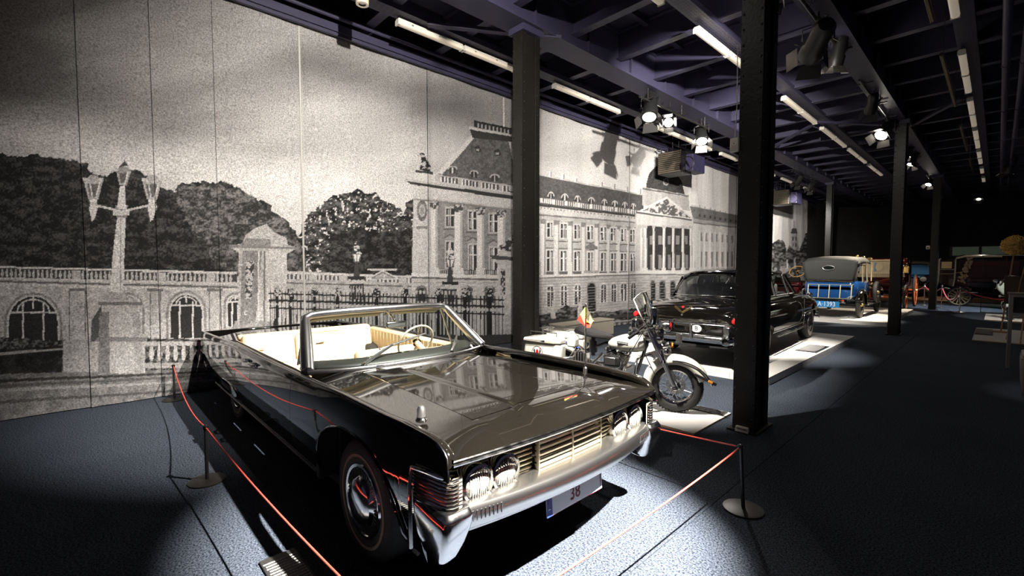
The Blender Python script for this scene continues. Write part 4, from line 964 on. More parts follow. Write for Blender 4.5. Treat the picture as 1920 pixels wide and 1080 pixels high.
# mirror, wipers
MB().box((-1.235, 0, 1.222), (.035, .205, .062)).build('rear_mirror', chrome, conv, bevel=.022, seg=3)
MB().tube([(-1.255, 0, 1.22), (-1.30, 0, 1.28), (-1.415, 0, 1.335)], .010, 8).ball((-1.27, 0, 1.262), .016).build('mirror_stem', chrome, conv)
for (a, b, c) in (((-.93, -.46, .955), (-1.0, -.17, 1.08), (-1.06, .20, 1.135)), ((-.87, .36, .965), (-.98, .50, 1.07), (-1.13, .62, 1.16))):
    wp = MB().tube([a, Vector(a) + Vector((-.01, .02, .02)), b], [.018, .016, .012], 8).build('wiper_arm', chrome_frame, conv)
    MB().tube([Vector(b).lerp(Vector(c), -.35), b, c], .009, 6).build('wiper_blade', chrome_frame, wp); MB().lathe([(.024, -.02), (.022, .012), (.008, .02)], 12, T(*a)).build('wiper_pivot', chrome, wp)
# hood ornaments: siren lamp, flagstaff
sl = MB().lathe([(.030, 0), (.033, .012), (.026, .018), (.024, .024)], 16, T(.474, -.80, .925)).build('siren_lamp', chrome, conv)
MB().lathe([(.023, .022), (.023, .066), (.015, .082), (.001, .086)], 16, T(.474, -.80, .925)).build('lamp_dome', chrome_soft, sl)
fl = MB().tube([(.42, .705, .92), (.42, .705, 1.465)], .0055, 8).lathe([(.016, 0), (.016, .05), (.007, .06)], 10, T(.42, .705, .925)).ball((.42, .705, 1.468), .009).build('flagstaff', chrome, conv)
f_black, f_yel, f_red = mat('flag_black', (.10, .085, .05), .8), mat('flag_yellow', (.85, .60, .04), .8), mat('flag_red', (.80, .06, .03), .8)
FM = T(.42, .705, 1.30) @ RZ(math.radians(46.9))
fm = MB()
def fp(pts, k):
    fm.cur = k; b = [(u, -.018 * math.sin(abs(u) * 45), v) for u, v in pts]; fm.add(b, [tuple(range(len(b)))], FM)
fp([(0, .155), (-.045, .09), (0, .06)], 1); fp([(0, .06), (-.045, .09), (-.068, .05), (0, -.005), (0, .0)], 2); fp([(0, .155), (.03, .10), (.062, .045), (.02, .03), (0, .06)], 0); fp([(0, .06), (.02, .03), (.062, .045), (.035, .02), (.0, .03)], 1); fp([(0, .03), (.035, .02), (.05, .035), (.03, -.01), (.0, -.012)], 2)
fm.build('pennant', [f_black, f_yel, f_red], fl, smooth=0, solid=.002)
# interior
dash_pad = mat('dash_pad', (.030, .031, .027), .5, var=.1)
MB().grid(lambda t, s: (wsb(t).x - .05 - .34 * s - .0, .80 * t, .945 + .035 * math.sin(PI * min(1, s * 1.1)) - .05 * s ** 4), span(-1, 1, 25), span(0, 1, 8)).build('dash_pad', dash_pad, conv, smooth=60, solid=.02)
MB().box((-1.42, 0, .84), (.06, 1.56, .16)).build('dash_face', cream_leather, conv, bevel=.02)
for s in (-1, 1):
    MB().box((-2.3, s * .845, .62), (2.45, .07, .56)).build('door_trim', cream_leather, conv, bevel=.02)
    MB().box((-2.3, s * .865, .898), (2.4, .06, .02)).build('door_cap', black_leather if s < 0 else cream_leather, conv, bevel=.012)
    ar = MB().box((-1.8, s * .78, .66), (.5, .07, .07)).build('armrest', cream_leather, conv, bevel=.02)
    MB().box((-2.75, s * .78, .66), (.5, .07, .07)).build('armrest', cream_leather, conv, bevel=.02)
    pt = MB()
    for k in range(26): pt.box((-3.4 + k * .09, s * .806, .78), (.006, .006, .2))
    pt.build('door_pleats', mat('leather_seam', (.55, .45, .30), .6), conv, smooth=0)['kind'] = 'stuff'
MB().box((-2.3, 0, .28), (2.4, 1.6, .03)).build('interior_carpet', mat('cream_carpet', (.5, .42, .3), .9), conv, smooth=0)
rs = MB().box((-3.40, 0, .70), (.16, 1.58, .52), ry=math.radians(-10)).build('rear_seat_back', cream_leather, conv, bevel=.05, seg=4)
MB().box((-3.305, .05, .74), (.07, .56, .36), ry=math.radians(-10)).build('centre_cushion', cream_leather, rs, bevel=.03, seg=3)
MB().tube([(-3.34, -.22, .56), (-3.345, -.235, .88), (-3.35, -.21, .925), (-3.35, .31, .925), (-3.345, .335, .88), (-3.34, .32, .56)], .006, 6).build('piping', MT['leather_seam'], rs)
MB().box((-3.262, .05, .80), (.012, .10, .014)).build('seat_badge', chrome_soft, rs, bevel=.003); MB().box((-3.30, -.62, .80), (.012, .09, .012)).build('seat_badge', chrome_soft, rs, bevel=.003)
MB().box((-3.52, 0, .925), (.12, 1.62, .05)).build('rear_shelf', cream_leather, conv, bevel=.02)
MB().box((-3.08, 0, .42), (.56, 1.54, .2)).build('rear_cushion', cream_leather, conv, bevel=.05, seg=4)
for yy in (-.38, .38):
    fs_ = MB().box((-2.14, yy, .62), (.17, .72, .44), ry=math.radians(-12)).build('front_seat_back', cream_leather, conv, bevel=.06, seg=4)
    for k in range(5): MB().box((-2.045, yy - .24 + k * .12, .64), (.012, .008, .28), ry=math.radians(-12)).build('seat_pleat', MT['leather_seam'], fs_, smooth=0)
    MB().tube([(-2.20, yy + .3 * math.cos(a), .80 + .03 * math.sin(a)) for a in span(0, PI, 9)], .008, 6).build('grab_rail', chrome, fs_)
MB().box((-1.82, 0, .42), (.54, 1.5, .2)).build('front_cushion', cream_leather, conv, bevel=.05, seg=4)
SW = T(-1.52, .38, .985) @ RY(math.radians(-62))
sw = MB().tube([SW @ Vector((.195 * math.cos(a), .195 * math.sin(a), 0)) for a in span(0, 2 * PI * 23 / 24, 24)], .011, 8, closed=True).build('steering_wheel', mat('wheel_ivory', (.60, .55, .42), .3), conv, smooth=80)
MB().tube([SW @ Vector((-.19, 0, 0)), SW @ Vector((-.05, 0, -.02)), SW @ Vector((.05, 0, -.02)), SW @ Vector((.19, 0, 0))], .010, 8).lathe([(.045, -.03), (.045, -.005), (.02, .01), (.001, .012)], 16, SW).build('wheel_spokes', chrome, sw)
MB().tube([SW @ Vector((0, 0, -.02)), (-1.35, .38, .90)], .03, 10).build('steering_column', cream_leather, conv)
# ================================================================ ivory police motorcycle on its board
moto = empty('police_motorcycle', (-4.062, 4.849, .030), .136, .978)
tag(moto, 'ivory police motorcycle with windscreen and saddlebags, parked behind the black convertible', 'motorcycle')
STEER = math.radians(17)
FA = Vector((1.54, 0, .31))                     # front axle
FMX = T(FA.x - .10, 0, 0) @ RZ(STEER) @ T(.10, 0, 0)   # front assembly frame: origin under the front axle
def P4(mb, name, m, parent=None, **k): return mb.build(name, m, parent or moto, **k)
def spoke_wheel(M, name):
    w = P4(MB().tube([M @ Vector((.252 * math.cos(a), 0, .252 * math.sin(a))) for a in span(0, 2 * PI * 39 / 40, 40)], .062, 12, closed=True), name, rubber, smooth=80)
    MB().lathe([(.190, -.045), (.205, -.05), (.198, -.02), (.185, 0), (.198, .02), (.205, .05), (.190, .045), (.183, 0), (.190, -.045)], 40, M @ RX(PI / 2)).build('rim', chrome, w)
    tb = MB()
    for k in range(52):
        a = 2 * PI * k / 52
        tb.box((.311, 0, 0), (.012, .10, .020), M=M @ RY(a))
    tb.build('tread_blocks', rubber, w, smooth=0)['kind'] = 'stuff'
    MB().lathe([(.02, -.09), (.06, -.055), (.062, .05), (.03, .08), (.012, .09)], 20, M @ RX(PI / 2)).build('hub', chrome, w)
    MB().lathe([(.115, -.062), (.115, -.057), (.07, -.057), (.07, -.062), (.115, -.062)], 28, M @ RX(PI / 2)).build('brake_disc', chrome_soft, w)
    sp = MB()
    for k in range(36):
        a = 2 * PI * k / 36; b = a + (.42 if k % 2 else -.42); s = -1 if k % 4 < 2 else 1
        sp.tube([M @ Vector((.055 * math.cos(b), s * .04, .055 * math.sin(b))), M @ Vector((.186 * math.cos(a), 0, .186 * math.sin(a)))], .0022, 4)
    sp.build('spokes', chrome, w)['kind'] = 'stuff'
    return w
spoke_wheel(FMX @ T(0, 0, .31), 'front_wheel'); spoke_wheel(T(0, 0, .31), 'rear_wheel')
def fender(M, a0, a1, r, w, name, m, parent=None, n=26):
    ps = [(-w, -.055), (-w, .0), (-w * .8, .035), (-w * .4, .052), (0, .058), (w * .4, .052), (w * .8, .035), (w, 0), (w, -.055)]
    return P4(MB().loft([[M @ Vector(((r + h) * math.cos(a), y, (r + h) * math.sin(a))) for y, h in ps] for a in span(a0, a1, n)], closed_ring=False), name, m, parent, smooth=70, solid=.006)
ff = fender(FMX @ T(0, 0, .31), math.radians(18), math.radians(182), .33, .088, 'front_fender', ivory_paint)
MB().tube([FMX @ Vector((.412 * math.cos(a), -.094, .31 + .33 * math.sin(a) - .01)) for a in span(math.radians(12), math.radians(95), 12)], .010, 8).build('fender_bumper', chrome, ff)
MB().box(FMX @ Vector((.33, -.098, .44)), (.26, .014, .035), rz=.136 * 0 + STEER, ry=math.radians(24)).build('fender_trim', black_metal, ff, bevel=.006)
MB().box(FMX @ Vector((.385, -.107, .418)), (.055, .012, .030), rz=STEER, ry=math.radians(24)).build('side_marker', amber, ff, bevel=.006)
fender(T(0, 0, .31), math.radians(20), math.radians(205), .345, .10, 'rear_fender', ivory_paint)
MB().tube([(.36 * math.cos(a) + .05, -.102, .31 + .40 * math.sin(a)) for a in span(math.radians(40), math.radians(95), 10)], .014, 6).build('blue_stripe', mat('blue_stripe', (.03, .06, .40), .3), moto)
# fork, nacelle, windscreen
for s in (-1, 1):
    a = FMX @ Vector((-.01, s * .105, .33)); b = FMX @ Vector((-.14, s * .105, .62)); c = FMX @ Vector((-.30, s * .105, .98))
    fk = P4(MB().tube([a, b], .028, 12), 'fork_leg', chrome_soft, smooth=60)
    MB().tube([b, c], .034, 12).lathe([(.037, -.015), (.037, .015)], 12, Matrix.Translation(b)).build('fork_cover', chrome, fk, smooth=60)
    MB().lathe([(.038, -.03), (.04, .0), (.03, .022), (.012, .028)], 14, FMX @ T(0, s * .12, .31) @ RX(-s * PI / 2)).build('axle_cap', chrome, fk)
    tl = P4(MB().tube([FMX @ Vector((-.17, s * .12, .76)), FMX @ Vector((-.12, s * .21, .76))], .011, 8), 'turn_signal', chrome)
    MB().ball(FMX @ Vector((-.10, s * .235, .765)), .042, 14).build('signal_cup', chrome, tl); MB().lathe([(.036, 0), (.03, .016), (.001, .02)], 14, FMX @ T(-.062, s * .235, .765) @ AX).build('signal_lens', amber if s > 0 else chrome_soft, tl)
P4(MB().lathe([(.02, -.20), (.08, -.14), (.105, -.02), (.11, .02), (.10, .035)], 24, FMX @ T(-.20, 0, .92) @ AX), 'headlamp_nacelle', chrome)
P4(MB().lathe([(.098, .03), (.06, .055), (.001, .062)], 24, FMX @ T(-.20, 0, .92) @ AX), 'headlamp_lens', lens_mat)
def wsm(u, v): # u -1..1 across, v 0..1 up
    hw = (.20 + .10 * math.sin(PI * min(1, v * .9 + .1))) * (1 - .25 * v ** 4)
    return tuple(FMX @ Vector((-.12 - .24 * v - .13 * u * u, u * hw, .93 + .52 * v - .09 * u ** 4 * v)))
wm = P4(MB().grid(wsm, span(-1, 1, 19), span(0, 1, 12)), 'windscreen', clear_glass('perspex', (.93, .95, .92), .02, .25), smooth=80)
MB().tube([wsm(-1, v) for v in span(0, 1, 10)] + [wsm(u, 1) for u in span(-.9, .9, 14)] + [wsm(1, v) for v in span(1, 0, 10)], .006, 6).build('windscreen_edge', chrome_soft, wm)
MB().tube([wsm(-.95, .42), wsm(-.4, .42), wsm(.4, .42), wsm(.95, .42)], .006, 6).build('windscreen_brace', chrome, wm)
for v in (.25, .6): MB().tube([wsm(-.35, v), Vector(wsm(-.35, .2)) + (FMX.to_3x3() @ Vector((-.12, 0, -.05)))], .007, 6).build('mount_rod', chrome, wm)
# handlebar
hb = [(-.50, -.43, .93), (-.44, -.40, .98), (-.34, -.30, 1.07), (-.29, -.13, 1.06), (-.28, 0, 1.05), (-.29, .13, 1.06), (-.34, .30, 1.07), (-.44, .40, .98), (-.50, .43, .93)]
hbo = P4(MB().tube([FMX @ Vector(p) for p in hb], .012, 10), 'handlebar', chrome, smooth=60)
for s in (-1, 1):
    MB().tube([FMX @ Vector((-.41, s * .385, 1.0)), FMX @ Vector((-.51, s * .435, .925))], .019, 10).build('grip', black_leather, hbo)
    MB().tube([FMX @ Vector((-.36, s * .34, 1.03)), FMX @ Vector((-.44, s * .44, .99))], .006, 6).build('lever', chrome, hbo)
    MB().tube([FMX @ Vector((-.33, s * .28, 1.08)), FMX @ Vector((-.33, s * .36, 1.24))], .006, 6).build('mirror_stalk', chrome, hbo)
    MB().lathe([(.055, -.012), (.06, 0), (.05, .014), (.001, .016)], 18, FMX @ T(-.33, s * .37, 1.27) @ AX).build('mirror_head', chrome, hbo)
pl_ = P4(MB().lathe([(.05, -.08), (.068, -.03), (.07, .02), (.06, .03)], 18, FMX @ T(-.12, .27, 1.0) @ AX), 'pursuit_lamp', chrome)
MB().lathe([(.06, .03), (.04, .05), (.001, .055)], 18, FMX @ T(-.12, .27, 1.0) @ AX).build('red_glass', red_lens, pl_)
P4(MB().lathe([(.035, -.1), (.05, -.06), (.052, .06), (.04, .1), (.01, .11)], 16, FMX @ T(-.26, -.22, 1.17)), 'siren', chrome)
# tank
def tank_ring(x, hw, z0, z1, n=20):
    zc, hz = (z0 + z1) / 2, (z1 - z0) / 2
    return [(x, hw * math.copysign(abs(math.cos(a)) ** .75, math.cos(a)), zc + hz * math.copysign(abs(math.sin(a)) ** .8, math.sin(a))) for a in span(0, 2 * PI * (n - 1) / n, n)]
tk = P4(MB().loft([tank_ring(x, hw, a, b) for x, hw, a, b in ((.66, .03, .735, .765), (.68, .07, .71, .79), (.74, .125, .69, .835), (.84, .16, .675, .875), (.96, .175, .67, .905), (1.06, .17, .675, .91), (1.13, .145, .69, .895), (1.165, .09, .72, .86), (1.175, .03, .76, .81))]), 'fuel_tank', ivory_paint, smooth=80)
MB().lathe([(.04, -.03), (.045, .0), (.04, .018), (.01, .022)], 16, T(1.0, -.07, .915)).build('filler_cap', chrome, tk)
MB().box((.93, -.172, .795), (.15, .012, .032), rz=.04, ry=.06).build('tank_badge', ink_black, tk, bevel=.004)
letters('HARLEY-DAVIDSON', .018, ink_white, tk, T(.93, -.1795, .795) @ RZ(.04) @ RY(.06) @ RX(PI / 2), 'badge_lettering', sx=.85)
P4(MB().lathe([(.07, -.02), (.085, 0), (.08, .025), (.001, .03)], 20, T(1.04, 0, .925) @ RY(.5)), 'speedometer', chrome)
# seat
st = [(.16, .02, .86, .89), (.20, .13, .83, .935), (.30, .17, .82, .93), (.40, .18, .815, .895), (.52, .165, .81, .875), (.62, .12, .80, .865), (.70, .06, .79, .845), (.73, .02, .79, .82)]
se = P4(MB().loft([tank_ring(x, hw, a, b) for x, hw, a, b in st]), 'saddle', black_leather, smooth=80)
MB().tube([(x, -hw * 1.0, (a + b) / 2 - .005) for x, hw, a, b in st], .008, 6).build('saddle_piping', black_leather, se)
P4(MB().tube([(.42, 0, .55), (.42, 0, .82)], .03, 10).lathe([(.055, 0), (.055, .16)], 14, T(.42, 0, .6)), 'seat_post', black_metal)
# saddlebags
for s in (-1, 1):
    def bag(x, hw, z0, z1, y=.285): return [(x, s * (y - hw), z0), (x, s * (y + hw), z0), (x, s * (y + hw * 1.05), (z0 + z1) / 2), (x, s * (y + hw * .85), z1), (x, s * (y - hw), z1)]
    bg = P4(MB().loft([bag(x, hw, a, b) for x, hw, a, b in ((-.50, .05, .50, .66), (-.46, .10, .45, .70), (-.2, .12, .42, .715), (.06, .115, .44, .715), (.13, .06, .50, .70))]), 'saddlebag', ivory_paint, bevel=.025, seg=3)
    MB().loft([bag(x, hw, a, b) for x, hw, a, b in ((-.52, .06, .705, .72), (-.46, .125, .72, .765), (-.2, .135, .72, .80), (.04, .125, .72, .80), (.12, .07, .72, .76))]).build('bag_lid', ivory_paint, bg, bevel=.02, seg=3)
    MB().box((-.17, s * .418, .745), (.15, .008, .022)).build('lid_badge', black_metal, bg, bevel=.003)
    MB().tube([(-.42, s * .30, .80), (-.42, s * .30, .845), (.02, s * .30, .85), (.02, s * .30, .80)], .008, 6).build('bag_rail', black_metal, bg)
    if s < 0:
        EM = T(-.22, -.4135, .575) @ RX(PI / 2)
        MB().lathe([(.090, 0), (.090, .003), (.083, .003), (.083, 0)], 32, EM).build('emblem_ring', ink_black, bg)
        MB().lathe([(.083, 0), (.083, .002), (.001, .002)], 32, EM).build('emblem_disc', ink_white, bg)
        e = MB().prism([(-.022, -.05), (.022, -.05), (.026, .0), (.018, .03), (.006, .045), (-.006, .045), (-.018, .03), (-.026, 0)], .002, .005, EM); e.build('emblem_shield', red_lens, bg, smooth=0)
        for q in (-1, 1): MB().prism([(q * .03, -.05), (q * .06, -.055), (q * .05, -.01), (q * .062, .03), (q * .045, .05), (q * .036, .02)], .002, .005, EM).build('emblem_figure', ink_black, bg, smooth=0)
        MB().prism([(.042, .045), (.056, .05), (.054, .075), (.042, .07)], .002, .005, EM).build('emblem_flag', red_lens, bg, smooth=0)
P4(MB().box((.24, -.23, .74), (.13, .12, .12)), 'side_case', ivory_paint, bevel=.02)
P4(MB().box((.24, .23, .74), (.13, .12, .12)), 'side_case', ivory_paint, bevel=.02)
P4(MB().tube([(-.3, -.13, .86), (.1, -.13, .865), (.1, .13, .865), (-.3, .13, .86)], .008, 6, closed=True), 'luggage_rack', chrome)
# engine
P4(MB().box((.78, 0, .37), (.34, .26, .22)).lathe([(.12, -.15), (.13, -.12), (.13, .12), (.12, .15)], 24, T(.78, 0, .36) @ RX(PI / 2)), 'crankcase', chrome_soft, bevel=.02)
for ang in (-24, 22):
    M = T(.79, 0, .42) @ RY(math.radians(ang))
    cy = P4(MB().lathe([(.065, 0), (.065, .26)], 18, M), 'cylinder', black_metal)
    fn = MB()
    for k in range(11): fn.lathe([(.088, .03 + k * .019), (.088, .038 + k * .019)], 18, M)
    fn.build('cooling_fins', chrome_soft, cy)['kind'] = 'stuff'
    MB().lathe([(.082, .25), (.086, .27), (.07, .31), (.02, .32)], 18, M).build('rocker_cover', chrome, cy)
ac = P4(MB().box((.82, -.21, .56), (.25, .09, .16)), 'air_cleaner', black_metal, bevel=.05, seg=4)
MB().box((.80, -.258, .565), (.14, .012, .09)).build('cover_plate', chrome_soft, ac, bevel=.008)
MB().tube([(.82 + .125 * math.copysign(abs(math.cos(a)) ** .5, math.cos(a)), -.245, .56 + .078 * math.copysign(abs(math.sin(a)) ** .5, math.sin(a))) for a in span(0, 2 * PI * 31 / 32, 32)], .006, 6, closed=True).build('cover_trim', chrome, ac)
bt = P4(MB().box((.36, -.20, .52), (.19, .12, .24)), 'oil_tank', chrome, bevel=.02)
for k in range(4): MB().box((.30 + k * .04, -.263, .52), (.012, .008, .20)).build('tank_rib', chrome_soft, bt, bevel=.003)
P4(MB().box((.50, .17, .36), (.6, .1, .18)), 'primary_case', chrome, bevel=.04)
P4(MB().tube([(.86, -.16, .60), (.96, -.22, .50), (.92, -.24, .30), (.6, -.24, .23), (.1, -.25, .22), (-.35, -.26, .24)], [.022, .024, .026, .03, .045, .045], 12), 'exhaust', chrome, smooth=60)
P4(MB().tube([(.62, -.10, .62), (.5, -.22, .45), (.3, -.25, .32), (-.1, -.26, .30)], .02, 10), 'rear_exhaust', chrome, smooth=60)
for s in (-1, 1):
    P4(MB().tube([(1.12, s * .05, .62), (1.14, s * .2, .62), (1.16, s * .30, .56), (1.16, s * .31, .38), (1.12, s * .26, .28), (1.05, s * .06, .26)], .014, 10), 'crash_bar', chrome, smooth=60)
    P4(MB().tube([(.34, s * .12, .55), (.18, s * .40, .54), (.08, s * .42, .44), (.10, s * .42, .30), (.3, s * .2, .24)], .012, 10), 'rear_guard', chrome, smooth=60)
    for dx in (0, .05): P4(MB().tube([(.28 + dx, s * .20, .66), (.02 + dx, s * .19, .34)], .018, 10), 'shock_absorber', chrome)
    P4(MB().box((.78, s * .30, .24), (.30, .10, .02)), 'footboard', black_metal, bevel=.006)
P4(MB().tube([(1.22, 0, .92), (1.02, 0, .30), (.5, 0, .22), (0, 0, .31)], .022, 8).tube([(1.2, 0, .86), (.6, 0, .74), (.3, 0, .6), (0, 0, .31)], .02, 8), 'frame', black_metal, smooth=60)
cab = MB()
for a, b, c in (((1.18, -.09, .98), (1.08, -.22, .72), (.9, -.18, .5)), ((1.2, -.1, .99), (1.22, -.17, .7), (1.35, -.12, .42)), ((1.15, -.06, .98), (1.0, -.2, .66), (.7, -.2, .5))): cab.tube([a, b, c], .005, 6)
P4(cab, 'control_cables', black_metal, smooth=60)
P4(MB().tube([(.45, .12, .25), (.42, .34, .02)], .012, 8).box((.42, .35, .0), (.06, .05, .008)), 'side_stand', chrome)
# boards
def board(name, label, x0, x1, y0, y1, h=.02):
    b = empty(name, ((x0 + x1) / 2, (y0 + y1) / 2, 0)); tag(b, label, 'platform')
    w, d = x1 - x0, y1 - y0
    MB().box((0, 0, h * .42 + .001), (w, d, h * .84)).build('birch_core', board_edge, b, smooth=0)
    MB().box((0, 0, h * .92), (w - .001, d - .001, h * .16)).build('white_top', white_board, b, smooth=0)
    return b
board('display_board', 'thin white board with birch edge under the ivory motorcycle', -5.2, -2.10, 4.55, 5.52, .022)
def info_panel(name, label, c, s, rz=0, tilt=0, lines=9, head=True, m=None):
    """dark floor panel with printed rows; local x = reading direction, y = up the page"""
    r = empty(name, c, rz); tag(r, label, 'info panel')
    R_ = RX(tilt)
    pm = m or mat('panel_black', (.02, .019, .018), .35, var=.2)
    MB().box((0, 0, .006), (s[0], s[1], .012), M=R_).build('panel_plate', pm, r, smooth=0, bevel=.002)
    if tilt: MB().box((0, s[1] * .3, s[1] * .3 * math.tan(tilt) / 2 - .005), (s[0] * .8, .02, s[1] * .3 * math.tan(tilt) + .01)).build('panel_foot', pm, r, smooth=0)
    rnd = random.Random(len(label)); y = s[1] / 2 - s[1] * .08; tx_ = MB()
    if head:
        x = -s[0] * .36
        for w in (.14, .10, .16): tx_.box((x + w * s[0] / 2, y - .02, .0128), (w * s[0], .022, .0012), M=R_); x += w * s[0] + .03 * s[0] + .02
        y -= .075; tx_.box((0, y + .022, .0128), (s[0] * .9, .0022, .0012), M=R_)
    step = (y + s[1] / 2 - s[1] * .06) / lines
    for i in range(lines):
        x = -s[0] * .44
        while x < s[0] * .40:
            w = rnd.uniform(.03, .11) * s[0]
            tx_.box((x + w / 2, y, .0128), (w, step * .46, .0012), M=R_); x += w + .015 * s[0]
        y -= step
    tx_.build('printed_text', mat('shaded_white_print', (.42, .41, .39), .6), r, smooth=0)['kind'] = 'stuff'  # white lettering toned grey, its shade put into the ink colour
    return r
info_panel('info_panel', 'black text panel on the floor beside the front wheel of the convertible', (-2.62, .79, .002), (.20, .60), math.radians(90) + PI, 0, 16)
info_panel('info_panel', 'dark text panel lying on the board behind the front wheel of the motorcycle', (-2.75, 5.40, .0225), (1.25, .16), 0, 0, 5, False, mat('panel_umber', (.06, .045, .04), .2, coat=.4))
# ================================================================ black limousine on the white platform
def platform(name, label, x0, x1, y0, y1, h, nx, ny, ztop=white_board):
    p = empty(name, ((x0 + x1) / 2, (y0 + y1) / 2, 0)); tag(p, label, 'platform')
    w, d = (x1 - x0) / nx, (y1 - y0) / ny; proto = None
    MB().box((0, 0, h * .45), (x1 - x0 - .04, y1 - y0 - .04, h * .9 - .002)).build('plinth_core', mat('plinth_grey', (.5, .47, .44), .6), p, smooth=0)
    for i in range(nx):
        for j in range(ny):
            if proto is None: o = proto = MB().box((0, 0, h - .012), (w - .004, d - .004, .024)).build('top_board', ztop, p, smooth=0, bevel=.003)
            else: o = proto.copy(); COL.objects.link(o)
            o.location = (-(x1 - x0) / 2 + (i + .5) * w, -(y1 - y0) / 2 + (j + .5) * d, 0)
    for s in (-1, 1):
        n = int((y1 - y0) / .8)
        for j in range(n):
            l = (y1 - y0) / n
            MB().box((s * ((x1 - x0) / 2 - .01), -(y1 - y0) / 2 + (j + .5) * l, h / 2 - .012), (.018, l - .004, h - .026)).build('side_panel', ztop, p, smooth=0)
        n = max(1, int((x1 - x0) / .5))
        for j in range(n):
            l = (x1 - x0) / n
            MB().box((-(x1 - x0) / 2 + (j + .5) * l, s * ((y1 - y0) / 2 - .01), h / 2 - .012), (l - .004, .018, h - .026)).build('side_panel', ztop, p, smooth=0)
    return p
platform('display_platform', 'low white platform under the black limousine', -5.05, -2.25, 7.28, 13.15, .12, 2, 3)
info_panel('info_panel', 'black text panel lying on the limousine platform', (-2.47, 10.5, .121), (.95, .36), PI / 2, 0, 8, False)
lim = empty('limousine', (-3.644, 8.603, .12), 1.614, .978)
tag(lim, 'black fifties limousine seen from behind with gold V badge on the boot', 'car')
def bool_cut(o, cutters):
    for c in cutters:
        m = o.modifiers.new('cut', 'BOOLEAN'); m.object = c; m.operation = 'DIFFERENCE'; m.solver = 'EXACT'
    bpy.context.view_layer.update()
    me = bpy.data.meshes.new_from_object(o.evaluated_get(bpy.context.evaluated_depsgraph_get()))
    o.modifiers.clear(); o.data = me
    for c in cutters: bpy.data.objects.remove(c)
    me.shade_smooth(); me.set_sharp_from_angle(angle=math.radians(40))
def body_ring(x, zb_, w, zs, zc, tuck=.86):
    h = [(0, zb_), (w * tuck * .6, zb_), (w * tuck, zb_ + .01), (w * .965, zb_ + .10), (w, zb_ + .26), (w, (zb_ + zs) / 2 + .08), (w * .985, zs - .10), (w * .94, zs - .01), (w * .84, zs + .035), (w * .6, (zs + zc) / 2 + .03), (w * .3, zc), (0, zc + .005)]
    return [(x, -y, z) for y, z in h] + [(x, y, z) for y, z in reversed(h[1:-1])]
stn = [(-1.40, .50, .62, .76, .80), (-1.385, .44, .84, .84, .90), (-1.33, .40, .93, .90, .96), (-1.15, .37, .97, .95, 1.02), (-.8, .34, .99, .99, 1.08), (-.3, .33, 1.0, 1.0, 1.12), (.4, .33, 1.0, 1.0, 1.13), (1.2, .33, 1.0, .99, 1.12), (2.0, .33, 1.0, .98, 1.12), (2.7, .33, .995, .98, 1.13), (3.3, .34, .985, .97, 1.10), (3.9, .36, .96, .94, 1.03), (4.15, .42, .93, .90, .97), (4.25, .50, .86, .82, .88), (4.27, .56, .6, .74, .80)]
lb = MB().loft([body_ring(*s) for s in stn]).build('body', black_paint, lim, smooth=180, sub=2)
cut = []
for x, r in ((3.48, .43),):
    for s in (-1, 1):
        c = MB().lathe([(r, -.22), (r, .22)], 40, T(x, s * .92, .36) @ RX(PI / 2)).build('cutter', black_paint, lim)
        cut.append(c)
for s in (-1, 1): cut.append(MB().lathe([(.42, -.22), (.42, .22)], 40, T(0, s * .94, .22) @ RX(PI / 2)).build('cutter', black_paint, lim))
bool_cut(lb, cut)
lw_white = mat('limousine_whitewall', (.72, .66, .54), .5)
lw = make_wheel(.375, .21, .20, None, white=(.215, .315, lw_white))
MB().lathe([(.20, -.04), (.205, 0), (.18, .01), (.10, .035), (.05, .05), (.001, .052)], 32, T(0, -.095, 0) @ RX(PI / 2)).build('hubcap', chrome, lw)
for k, (x, s) in enumerate(((3.48, -1), (0, -1), (3.48, 1), (0, 1))):
    w = lw if k == 0 else copy_tree(lw)
    w.parent = lim; w.location = (x, s * .82, .375); w.rotation_euler = (0, 0, 0 if s < 0 else PI)
# roof and glass house
def roof_ring(x, w, z, drop):
    h = [(0, z), (w * .4, z - .008), (w * .75, z - .035), (w * .95, z - .08), (w, z - .12 - drop)]
    return [(x, -a, b) for a, b in reversed(h)] + [(x, a, b) for a, b in h[1:]]
rst = [(-.06, .56, 1.53, .0), (.06, .62, 1.575, .0), (.4, .68, 1.61, .0), (1.0, .70, 1.62, .0), (1.6, .70, 1.615, .0), (2.0, .68, 1.585, .0), (2.12, .66, 1.555, .0)]
MB().loft([roof_ring(*r) for r in rst], closed_ring=False).build('roof', black_paint, lim, smooth=80, solid=.03)
